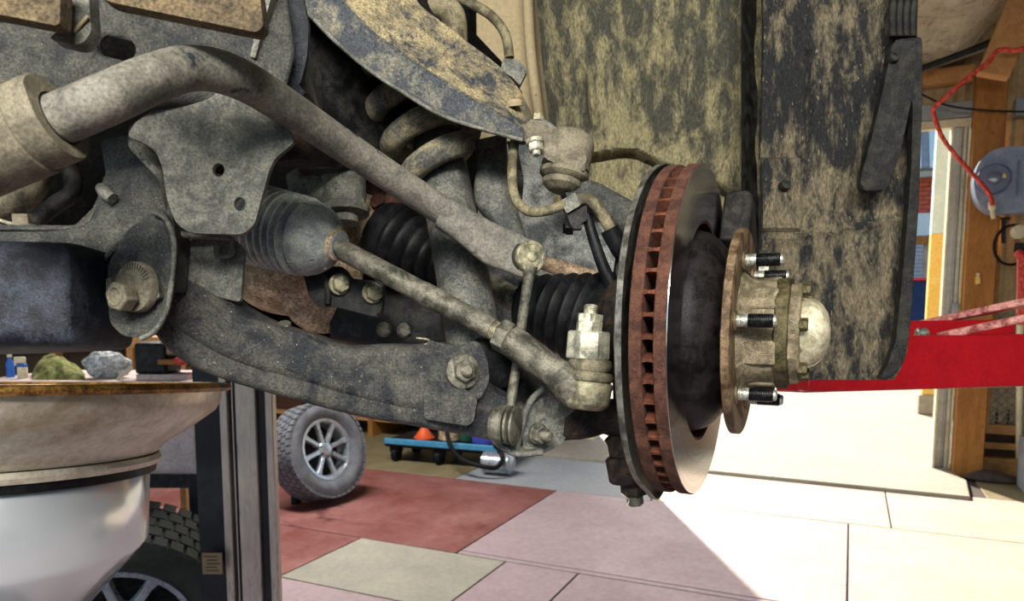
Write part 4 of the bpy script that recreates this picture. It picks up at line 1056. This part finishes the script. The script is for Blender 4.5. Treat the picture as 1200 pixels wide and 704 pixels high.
b = MB(); b.plate([WR(1158, 210, YR-.072), WR(1165, 208.5, YR-.072), WR(1170, 210, YR-.072), WR(1165, 213, YR-.072)], .004, vec=Y_); T.part('badge', b, mPaleBlue, parent=hc)
b = MB(); b.plate([WR(1174, 208, YR-.058), WR(1180, 208, YR-.058), WR(1177, 202, YR-.058)], .006, vec=Y_); T.part('warning_triangle', b, mYellow, parent=hc)
b = MB(); b.bx(WR(1192, 200).x, WR(1194, 200).x, YR-.02, YR, WR(1192, 229).z, WR(1192, 188).z); T.part('slot', b, mReelD)
b = MB(); b.lathe(WR(1163, 242, YR-.03), cd(.1, -1, 0), [(-.04, .03), (.02, .03), (.03, .02), (.1, .018)], 16); T.part('hose_outlet', b, mCream)
b = MB(); b.bx(WR(1178, 215).x, WR(1200, 215).x, YR+.2, YB+.1, WR(1180, 220).z, WR(1180, 200).z); T.part('wall_bracket', b, mGreyBeam)
T = Thing('air_hose', 'red air hose looping up from the reel across the post', 'hose')
b = MB(); b.tube([W(px, py, y) for px, py, y in ((1163, 240, 7.25), (1160, 228, 7.2), (1150, 215, 7.1), (1138, 202, 7.0), (1120, 182, 6.9), (1104, 160, 6.8), (1095, 136, 6.7), (1095, 126, 6.65), (1110, 112, 6.6), (1130, 95, 6.6), (1156, 74, 6.6), (1168, 60, 6.6), (1178, 58, 6.6), (1190, 59, 6.6), (1215, 52, 6.6))], .017, 10, 6); T.part('hose_body', b, mRedHose)
T = Thing('power_cable', 'thin black cable sagging across the wall behind the red hose', 'cable')
b = MB(); b.tube([W(px, py, 7.5) for px, py in ((1070, 105), (1085, 113), (1105, 122), (1130, 127), (1170, 130), (1215, 131))], .009, 8, 5); T.part('cable_body', b, mBlack)
T = Thing('conduit', 'dark cable run along the edge of the foil ceiling', 'conduit')
b = MB(); b.tube([W(px, py, 7.3) for px, py in ((1070, 84), (1100, 73), (1140, 58), (1168, 46))], .028, 8, 4); T.part('conduit_body', b, mBlackSteel)
T = Thing('key_tag', 'small yellow tag hanging on the timber post', 'tag')
b = MB(); b.plate(rnd([W(px, py, YB-.235) for px, py in ((1143, 324), (1148, 323), (1149, 332), (1143, 333))], .01), .012, vec=Y_); T.part('tag_body', b, mYellow)
b = MB(); b.lathe(W(1146, 321.5, YB-.235), Y_, [(0, .014), (.012, .014)], 10); T.part('tag_ring', b, mCream)
T = Thing('coiled_lead', 'black lead hanging in a loop below the hose reel', 'cable')
b = MB(); cc = W(1186, 287, 7.6); b.tube([cc+Vector((math.cos(a)*.13, .0, math.sin(a)*.17)) for a in [math.radians(20+x*20) for x in range(15)]], .012, 8, 2); T.part('loop', b, mBlack)
T = Thing('wall_hook', 'dark steel hook bar on the wall just below the hose reel', 'hook')
b = MB(); b.bar(W(1176, 255, 7.62), W(1176, 285, 7.62), .03, .03); T.part('hook_bar', b, mBlackSteel)
b = MB(); b.bar(W(1172, 256, 7.62), W(1184, 256, 7.62), .02, .02); T.part('hook_arm', b, mBlackSteel)
T = Thing('pressure_gauge', 'pale round pressure gauge above a dark tool head on the wall', 'gauge')
b = MB(); b.lathe(W(1193, 272, 7.55), -Y_, [(0, .06), (.05, .06), (.055, .05)], 20); T.part('dial', b, mCream)
b = MB(); b.bx(W(1190, 270, 7.6).x, W(1205, 270, 7.6).x, 7.55, 7.62, W(1190, 297, 7.6).z, W(1190, 285, 7.6).z); T.part('tool_head', b, mBlackSteel, bevel=.01)
T = Thing('floor_jack_handle', 'red and white upright bar against the wall at the right edge', 'bar')
b = MB(); b.tube([W(1197, 298, 7.3), W(1196, 365, 7.3), F(1194, 556)+Vector((0, .0, .02))], .028, 12, 1); T.part('white_tube', b, mCream)
b = MB(); b.bar(W(1200, 300, 7.3), W(1199, 380, 7.3), .07, .09); b.ball(W(1195, 298, 7.3), .04, 12, 8); T.part('red_grip', b, mRedHose)
T = Thing('rubble', 'low dark lump of stone lying below the timber rails', 'stone')
b = MB(); b.ball(Vector((1.2, YB-.30, .03)), .22, 20, 10, None, (1.0, .45, .22)); b.wob(.03, 6); T.part('stone_body', b, mJoint)
T = Thing('steel_bin', 'grey steel bin edge standing at the right border', 'bin')
fb = F(1196, 575)
b = MB(); b.bx(fb.x, fb.x+.4, fb.y-.2, fb.y+.2, 0, .45); T.part('bin_body', b, mGreyBeam, bevel=.015)

# ------------------------------------------------------------------ vehicle lift
mLiftRed = mat('red_lift_paint', '#b01a22', '#a5161f', '#7d1418', amt=.4, spk=.72, scale=8, rough=.35, coat=.3, bump=.03)
mLiftLit = mat('lit_pinkish_red', '#a84a44', '#c98f84', '#8a2c2a', amt=.5, scale=16, rough=.5, bump=.1)  # pinkish mix puts the lit tops of the braces into their colour
mLiftDark = mat('charcoal_column', '#1e2024', '#2a2c30', None, amt=.4, scale=5, rough=.35, bump=.03)
mSteel = mat('brushed_column_steel', '#a59a8e', '#b5aaa0', '#857c72', amt=.5, scale=6, rough=.3, metal=.5, bump=.03, streak=6)
T = Thing('lift_arm', 'red two-post lift arm reaching under the vehicle from the right', 'lift arm')
b = MB(); b.bar(A(925, 428, 1.72), A(1250, 421, 1.86), .13, .128, UP); T.part('main_beam', b, mLiftRed, bevel=.006)
b = MB(); b.bar(A(940, 451, 1.655), A(985, 451, 1.665), .05, .028, UP); T.part('end_stop', b, mLiftRed, bevel=.004)
b = MB(); b.bar(A(1040, 386, 1.95), A(1180, 384, 2.0), .06, .042, UP); T.part('rear_beam', b, mLiftRed, bevel=.004)
b = MB(); b.bar(A(1062, 384, 2.06), A(1260, 342, 1.86), .10, .018, UP); T.part('upper_brace', b, mLiftLit, bevel=.003)
b = MB(); b.bar(A(1105, 393, 1.78), A(1260, 360, 1.72), .08, .018, UP); T.part('lower_brace', b, mLiftLit, bevel=.003)
b = MB(); b.lathe(A(1073, 391, 1.74), cd(1, 0, -.2), [(0, .010), (.004, .0135), (.022, .0135), (.027, .010)], 20); T.part('pin', b, mStudTip)
def column(T, c, flip=1):
    """lift column: dark channel with pale steel tracks on the open face"""
    u = RT.copy(); u.z = 0; u.normalize(); v = Vector((-u.y, u.x, 0))*1.0
    def col(name, a0, a1, d0_, d1_, mt, bev=.004):
        b = MB(); b.box(c+u*((a0+a1)/2)+v*((d0_+d1_)/2)+Z_*1.28, abs(a1-a0)/2, abs(d1_-d0_)/2, 1.28, (u, v, Z_)); return T.part(name, b, mt, bevel=bev)
    col('column_side', -.135, -.045, 0, .22, mLiftDark)
    col('track', -.045, -.018, -.012, .03, mSteel)
    col('slot_back', -.018, .004, .02, .05, mLiftDark)
    col('cable', -.008, -.004, .0, .006, mSteel, 0)
    col('track', .004, .072, -.004, .03, mSteel)
    col('slot_back', .072, .104, .012, .05, mLiftDark)
    col('track', .104, .130, -.008, .03, mSteel)
    b = MB(); b.box(c+v*.1+Z_*.012, .28, .22, .012, (u, v, Z_)); T.part('base_plate', b, mLiftDark)
    return u, v
T = Thing('lift_column', 'dark lift column with bright steel tracks and a small plate beside the drain pan', 'lift column')
c = A(279, 600, 2.43); c.z = 0
u_, v_ = column(T, c)
pc = A(249, 660, 2.40)
mTag = mat('faded_rating_plate', '#a58c68', '#7a6448', '#4a3c2c', amt=.5, spk=.58, scale=60, rough=.5)
b = MB(); b.box(Vector((pc.x, pc.y, pc.z)), .033, .002, .036, (u_, v_, Z_)); T.part('rating_plate', b, mTag)
b = MB()
for k in range(5): b.box(pc-v_*.0025+Z_*(.024-.012*k)+u_*(.004*((k*7) % 3-1)), .022-.004*(k % 2), .0006, .0018, (u_, v_, Z_))
T.part('plate_lettering', b, mJoint)
T = Thing('lift_column', 'matching lift column carrying the red arm just beyond the right border', 'lift column')
c = A(1390, 420, 2.0); c.z = 0
column(T, c)

# ------------------------------------------------------------------ oil drain pan
mPan = mat('stained_steel_pan', '#c9c3b2', '#a3977e', '#6d6350', amt=.42, spk=.72, scale=9, rough=.35, metal=.4, bump=.08, dark='#84785f', grain=.15)
mPanRim = mat('oily_orange_rim', '#7a5528', '#8f6a36', '#2c2016', amt=.5, spk=.62, scale=14, rough=.35, metal=.3, dark='#1f1914', bump=.1)
mDrum = mat('pale_aluminium_drum', '#d3d9dd', None, None, amt=.4, scale=5, rough=.2, metal=.6, bump=0, grain=0)
T = Thing('oil_drain_pan', 'wide stained steel oil drain funnel on a silvery drum', 'oil drainer')
oc = A(-22, 453, 1.0)
tilt = Matrix.Rotation(math.radians(-5.6), 3, RT)
oax = (tilt @ Z_).normalized()
q = 1.0/850
def panl(prof, seg=72): b = MB(); b.lathe(oc, oax, prof, seg, cap=False); return b
rim = 268*q
b = MB(); b.ring(oc, oax, [(-.007, rim-.008), (-.007, rim+.003), (-.002, rim+.007), (.003, rim+.005), (.005, rim), (.004, rim-.010)], 96); T.part('rolled_rim', b, mPanRim)
b = panl([(.0, rim-.006), (-.02, rim-.008), (-.036, rim-.016), (-.060, rim-.048), (-.082, rim-.082), (-.096, rim-.096), (-.098, .08), (-.092, .08), (-.090, rim-.101), (-.078, rim-.087), (-.056, rim-.055), (-.033, rim-.022), (-.018, rim-.014), (.0, rim-.010)]); T.part('funnel_bowl', b, mPan)
b = MB(); b.ring(oc, oax, [(-.098, rim-.112), (-.098, rim-.094), (-.105, rim-.091), (-.112, rim-.094), (-.112, rim-.112)], 72); T.part('seam_ring', b, mPan)
b = MB(); b.ring(oc, oax, [(-.112, rim-.12), (-.112, rim-.097), (-.124, rim-.099), (-.124, rim-.12)], 72); T.part('black_gasket', b, mBlack)
b = panl([(-.122, rim-.12), (-.122, rim-.110), (-.128, rim-.107), (-.222, rim-.109), (-.235, rim-.118), (-.33, rim-.20), (-.36, .045), (-.36, .01)]); T.part('drum', b, mDrum)
low = oc+oax*-.36
b = MB(); b.tube([low+oax*.01, Vector((low.x, low.y, .1))], .035, 20, 1); T.part('stand_pole', b, mSteel)
b = MB(); b.lathe(Vector((low.x, low.y, 0)), Z_, [(0, .28), (.02, .28), (.05, .22), (.10, .06), (.11, .03)], 40); T.part('stand_base', b, mLiftDark)

# ------------------------------------------------------------------ trolley behind the pan, with clutter
mTrolley = mat('pale_pink_plastic', '#b9a5a0', '#c6b3ad', '#9b8a84', amt=.5, scale=6, rough=.45)
mBag = mat('clear_plastic_bag', '#b9c0c2', '#d3d8d8', '#97a0a4', amt=.5, scale=30, rough=.25, bump=.8, trans=.3)
mRag = mat('green_cloth', '#6a6b3a', '#7f7f4c', '#50512c', amt=.5, scale=20, rough=.95, bump=.6)
td = 3.0
tz = A(120, 446, td).z
def tb(px0, px1, z0, z1, d0_, d1_, up_=Z_):
    """box aligned with the view across the trolley"""
    u = RT; v = Vector((-u.y, u.x, 0))
    p0, p1 = A(px0, 450, d0_), A(px1, 450, d0_)
    c_ = (p0+p1)/2+v*((d1_-d0_)/2); c_.z = (z0+z1)/2
    return c_, (p1-p0).length/2, (d1_-d0_)/2, (z1-z0)/2, (u, v, Z_)
T = Thing('tool_trolley', 'pale plastic topped tool trolley standing behind the drain pan', 'trolley')
b = MB(); b.box(*tb(-30, 231, tz-.40, tz-.04, td, td+.5)); T.part('cabinet', b, mTrolley, bevel=.03, seg=3)
b = MB(); b.box(*tb(-34, 235, tz-.04, tz, td-.02, td+.52)); T.part('worktop', b, mTrolley, bevel=.01)
for x0, d_ in ((-28, td+.02), (215, td+.02), (-28, td+.45), (215, td+.45)):
    b = MB(); b.box(*tb(x0, x0+12, 0, tz-.39, d_, d_+.04)); T.part('leg', b, mLiftDark, bevel=.003)
b = MB(); b.box(*tb(-28, 228, tz-.46, tz-.40, td+.03, td+.47)); T.part('undertray', b, mBlackSteel)
T = Thing('spray_bottle', 'white spray bottle with blue collar behind the pan rim', 'bottle')
sb = A(27, 446, td+.1); sb.z = tz
b = MB(); b.lathe(sb, Z_, [(0, .018), (.01, .02), (.05, .019), (.062, .011)], 20); T.part('body', b, mCream)
b = MB(); b.lathe(sb, Z_, [(.05, .0195), (.06, .0185), (.064, .012)], 20); T.part('collar', b, mat('blue_cap', '#2f62b5', '#2a58a5', None, amt=.4, scale=8, rough=.4))
b = MB(); b.box(sb+Z_*.078-RT*.008, .022, .009, .014, (RT, FW, UP)); b.box(sb+Z_*.068-RT*.026, .005, .005, .014, (RT, FW, UP)); T.part('trigger_head', b, mCream, bevel=.004)
T = Thing('blue_bottle', 'small blue bottle partly hidden at far left on the trolley', 'bottle')
sb = A(13, 446, td+.15); sb.z = tz
b = MB(); b.lathe(sb, Z_, [(0, .016), (.06, .016), (.075, .008), (.09, .008)], 18); T.part('body', b, MATS['blue_cap'])
b = MB(); b.lathe(sb, Z_, [(.088, .0095), (.105, .009)], 18); T.part('cap', b, mCream)
T = Thing('cleaning_rag', 'crumpled olive green cleaning rag on the trolley', 'rag')
def rag(u, v):
    px = 38+62*u; base = math.sin(u*PI)**.6
    h = (.115*(1-.45*u)*base*(math.sin(v*PI)**.7)) + .02*noise.noise(Vector((u*6, v*6, 1)))*base
    p = A(px, 446, td+.03+.30*v); p.z = tz+max(h, .002)
    return p
b = MB(); b.grid(rag, 40, 24, .004, -Z_); o = T.part('cloth', b, mRag)
T = Thing('plastic_bag', 'crumpled clear plastic bag beside the green rag', 'plastic bag')
b = MB(); cbag = A(127, 440, td+.12); cbag.z = tz+.056; b.ball(cbag, .085, 36, 24, (RT, FW, Z_), (1.15, .8, .66))
b.v = [p+noise.noise_vector(p*26)*.016+noise.noise_vector(p*60)*.006 for p in b.v]; b.v = [Vector((p.x, p.y, max(p.z, tz+.001))) for p in b.v]; T.part('film', b, mBag, smooth=20)
T = Thing('wooden_stick', 'pale wooden stick leaning out of the plastic bag', 'stick')
b = MB(); p0 = A(138, 446, td+.02); p0.z = tz+.004; b.bar(p0, A(154, 430, td+.02), .012, .012); T.part('stick_body', b, mCream)
T = Thing('bench_grinder', 'dark machine with red knob at the right end of the trolley', 'machine')
b = MB(); b.box(*tb(158, 196, tz+.02, tz+.155, td+.05, td+.2)); T.part('motor_body', b, mBlackSteel, bevel=.015)
b = MB(); b.box(*tb(186, 222, tz+.065, tz+.085, td+.03, td+.18)); T.part('shelf', b, mTimber); b = MB(); b.box(*tb(188, 222, tz+.10, tz+.16, td+.06, td+.2)); T.part('guard', b, mCast, bevel=.01)
b = MB(); b.lathe(A(214, 423, td), cd(1, 0, -.3), [(-.03, .016), (.012, .018), (.018, .012)], 18); T.part('red_knob', b, mRedHose)
b = MB(); b.box(*tb(160, 220, tz, tz+.022, td+.04, td+.22)); T.part('foot', b, mTrolley)
T = Thing('parts_shelf', 'cream shelf board with dark gaps behind the trolley clutter', 'shelf')
b = MB(); b.box(*tb(-40, 215, tz+.10, tz+.155, td+.62, td+.9)); T.part('board', b, mTimber2, bevel=.004)
b = MB(); b.box(*tb(-40, 215, tz-.25, tz+.10, td+.85, td+.9)); T.part('back_board', b, mDarkWall)
for x0 in (-38, 60, 150, 205):
    b = MB(); b.box(*tb(x0, x0+7, 0, tz+.10, td+.64, td+.70)); T.part('upright', b, mTimber2)

# ------------------------------------------------------------------ wheels
mTyre = mat('grey_tyre_rubber', '#5c5f64', '#717479', '#85888c', amt=.5, spk=.7, scale=10, rough=.75, bump=.1)
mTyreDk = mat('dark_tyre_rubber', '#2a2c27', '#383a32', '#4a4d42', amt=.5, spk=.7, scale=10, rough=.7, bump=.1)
mAlloy = mat('silver_alloy', '#a5adb5', '#bcc3c8', '#8a9198', amt=.4, scale=8, rough=.3, metal=.6, bump=.02)
def wheel(T, c, axis, R, wd, mT, spokes=8, rimr=.62, hint=None):
    a, u, v = frame(axis, hint or Z_)
    h = wd/2
    b = MB(); b.ring(c, a, [(-h*.7, R*rimr), (-h*.95, R*.72), (-h, R*.84), (-h*.86, R*.955), (-h*.6, R*.975), (h*.6, R*.975), (h*.86, R*.955), (h, R*.84), (h*.95, R*.72), (h*.7, R*rimr)], 64); ty = T.part('tyre', b, mT)
    b = MB(); nb = 44
    for k in range(nb):
        for row in range(5):
            an = 2*PI*(k+.5*(row % 2))/nb
            rd = u*math.cos(an)+v*math.sin(an); tg = a.cross(rd)
            t = h*(-.78+.39*row)
            b.box(c+a*t+rd*R*.978, h*.165, R*.055, R*.022, (a, tg, rd))
    T.part('tread_blocks', b, mT, parent=ty, kind='stuff')
    b = MB(); b.ring(c, a, [(-h*.8, R*rimr*.98), (-h*.8, R*rimr*.90), (h*.55, R*rimr*.86), (h*.74, R*rimr*.92), (h*.78, R*rimr*1.02), (h*.7, R*rimr*1.02)], 56); T.part('rim', b, mAlloy)
    b = MB(); b.lathe(c, a, [(-h*.3, R*.2), (-h*.3, R*rimr*.92), (-h*.25, R*rimr*.92), (-h*.24, R*.2)], 40); T.part('barrel_back', b, mBlackSteel)
    for k in range(spokes):
        an = 2*PI*k/spokes+.2
        rd = u*math.cos(an)+v*math.sin(an); tg = a.cross(rd)
        b = MB(); R_ = []
        for r_, w_, t_ in ((.12, .06, .52), (.3, .046, .6), (.45, .046, .62), (.56, .07, .66), (.575, .075, .66)):
            cc_ = c+rd*(R*r_)+a*(h*t_)
            R_.append([cc_+tg*R*w_-a*h*.18, cc_+tg*R*w_*.8+a*h*.06, cc_-tg*R*w_*.8+a*h*.06, cc_-tg*R*w_-a*h*.18])
        b.rings(R_); T.part('spoke', b, mAlloy, bevel=.003)
    b = MB(); b.lathe(c, a, [(h*.3, R*.17), (h*.6, R*.17), (h*.68, R*.14), (h*.72, R*.11), (h*.74, R*.02)], 28); hb = T.part('hub_cap', b, mAlloy)
    for k in range(6):
        an = 2*PI*k/6; rd = u*math.cos(an)+v*math.sin(an)
        b = MB(); b.hexa(c+rd*R*.145+a*h*.6, a, R*.022, h*.1); T.part('lug_nut', b, mLiftDark, parent=hb)
T = Thing('road_wheel', 'loose alloy road wheel with eight spokes propped on the red floor', 'wheel')
wc = A(374, 528, 5.75); waxis = cd(.80, .20, -.56); Rw = .385
wheel(T, wc, waxis, Rw, .27, mTyre)
b = MB(); pf = F(347, 590); b.tube([Vector((pf.x, pf.y, .06)), A(340, 560, 5.9)], .025, 12, 1); T.part('prop_leg', b, mCream)
b = MB(); b.lathe(pf, Z_, [(0, .04), (.06, .036), (.07, .03)], 16); T.part('prop_foot', b, mBlack)
T = Thing('spare_wheel', 'dark chunky tyre leaning in the shade between drum and column', 'wheel')
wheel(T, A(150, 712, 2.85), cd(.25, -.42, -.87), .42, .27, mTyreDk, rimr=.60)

# ------------------------------------------------------------------ floor clutter by the far wall
mBlueTray = mat('blue_plastic_edge', '#3f83a8', '#4f93b5', None, amt=.4, scale=8, rough=.4)
T = Thing('mechanics_creeper', 'low black creeper board with blue edge on the far floor', 'creeper')
f0, f1 = F(450, 541), F(590, 553)
uu = (f1-f0).normalized(); vv = Vector((-uu.y, uu.x, 0))
cc = (f0+f1)/2+vv*.3
hl = (f1-f0).length/2
b = MB(); b.box(cc+Z_*.19, hl, .3, .035, (uu, vv, Z_)); T.part('board', b, mBlack, bevel=.02)
b = MB(); b.box(cc+Z_*.215-vv*.3, hl*.98, .02, .03, (uu, vv, Z_)); T.part('blue_edge', b, mBlueTray, bevel=.01)
for sx in (-.85, -.1, .85):
    for sy in (-.8, .8):
        b = MB(); b.lathe(cc+uu*hl*sx+vv*.27*sy+Z_*.075-uu*.03, uu, [(0, .06), (.005, .075), (.055, .075), (.06, .06)], 18); b.box(cc+uu*hl*sx+vv*.27*sy+Z_*.13, .05, .05, .03, (uu, vv, Z_)); T.part('caster', b, mBlack)
topz = .226
def on_creeper(px):
    t = (px-450)/140.0
    p = f0+(f1-f0)*t+vv*.22; p.z = topz; return p
T = Thing('funnel', 'small orange plastic funnel upside down on the creeper', 'funnel')
p_ = on_creeper(487)
b = MB(); b.lathe(p_, Z_, [(0, .10), (.012, .10), (.10, .035), (.11, .025), (.22, .014)], 24); T.part('cone', b, mat('orange_plastic', '#d8552a', '#e0683a', None, amt=.4, scale=8, rough=.4))
b = MB(); b.ring(p_, Z_, [(0, .095), (0, .106), (.012, .106), (.012, .095)], 24); T.part('lip', b, MATS['orange_plastic'])
T = Thing('fluid_jar', 'small pale jar of fluid standing on the creeper', 'jar')
p_ = on_creeper(518)
b = MB(); b.lathe(p_, Z_, [(0, .10), (.01, .11), (.2, .11), (.22, .09)], 24); T.part('glass', b, mCast)
b = MB(); b.lathe(p_, Z_, [(.215, .10), (.25, .10), (.255, .09)], 24); T.part('lid', b, mNut)
T = Thing('green_bottle', 'dark green bottle beside the pale jar', 'bottle')
p_ = on_creeper(535)+vv*.05
b = MB(); b.lathe(p_, Z_, [(0, .07), (.18, .07), (.23, .03), (.28, .03)], 20); T.part('body', b, mat('green_plastic', '#1f4a3a', '#29594a', None, amt=.4, scale=8, rough=.4))
b = MB(); b.lathe(p_, Z_, [(.27, .035), (.31, .034)], 16); T.part('cap', b, mBlack)
T = Thing('blue_tub', 'round blue plastic tub with white contents near the control arm end', 'tub')
p_ = on_creeper(562)
b = MB(); b.lathe(p_, Z_, [(0, .14), (.02, .15), (.15, .16), (.155, .15), (.14, .14), (.02, .13)], 32); T.part('tub_body', b, mat('violet_blue_plastic', '#4a55b8', '#5a66c4', None, amt=.4, scale=8, rough=.4))
b = MB(); b.lathe(p_, Z_, [(.10, .13), (.15, .12), (.19, .08), (.2, .01)], 24); T.part('contents', b, mCream)
T = Thing('drain_hose', 'black rubber hose trailing off the creeper onto the floor', 'hose')
p_ = on_creeper(524)-vv*.26
h1 = [A(523, 498, 6.9), A(527, 520, 6.75), A(540, 537, 6.6), A(560, 545, 6.5), A(580, 548, 6.5), A(588, 540, 6.55), A(587, 530, 6.6), A(580, 522, 6.7)]
b = MB(); b.tube(h1, .022, 10, 5); T.part('hose_body', b, mBlack)
T = Thing('white_canister', 'small grey-white canister at the end of the creeper', 'canister')
fc = F(592, 553)-vv*.12
b = MB(); b.lathe(fc+Z_*.11, uu, [(-.17, .07), (-.16, .1), (.1, .1), (.12, .08), (.13, .03)], 24); T.part('tank', b, mAlloy)
b = MB(); b.lathe(fc+Z_*.2, Z_, [(0, .03), (.05, .03), (.06, .02)], 14); T.part('valve', b, mBlack)
# shelving along the far wall, in the dim
T = Thing('storage_rack', 'dim wooden storage rack along the far wall behind the loose wheel', 'shelf')
for z_ in (.18, .62, 1.1):
    b = MB(); b.bx(-9, -3.3, YB-.75, YB-.1, z_, z_+.05); T.part('shelf_board', b, mTimber2)
for x_ in (-9, -7.1, -5.2, -3.35):
    b = MB(); b.bx(x_, x_+.07, YB-.78, YB-.1, 0, 1.9); T.part('upright', b, mTimber)
crate = [('tan cardboard carton on the storage rack', mCast), ('dark crate on the storage rack', mBlackSteel), ('dull red tin on the storage rack', mRust), ('black bin on the storage rack', mBlack), ('grey carton on the storage rack', mGreyBeam), ('olive box on the storage rack', mRag)]
k = 0
for x_ in (-8.6, -8.0, -6.7, -6.1, -4.8, -4.2):
    T = Thing('storage_box', crate[k][0], 'box', 'boxes on the storage rack')
    b = MB(); b.bx(x_, x_+.42, YB-.7, YB-.3, .23, .23+.25+.03*(k % 3)); T.part('carton', b, crate[k][1], bevel=.01)
    b = MB(); b.bx(x_-.01, x_+.43, YB-.71, YB-.29, .48+.03*(k % 3), .50+.03*(k % 3)); T.part('lid', b, crate[k][1], bevel=.004)
    k += 1
finish()
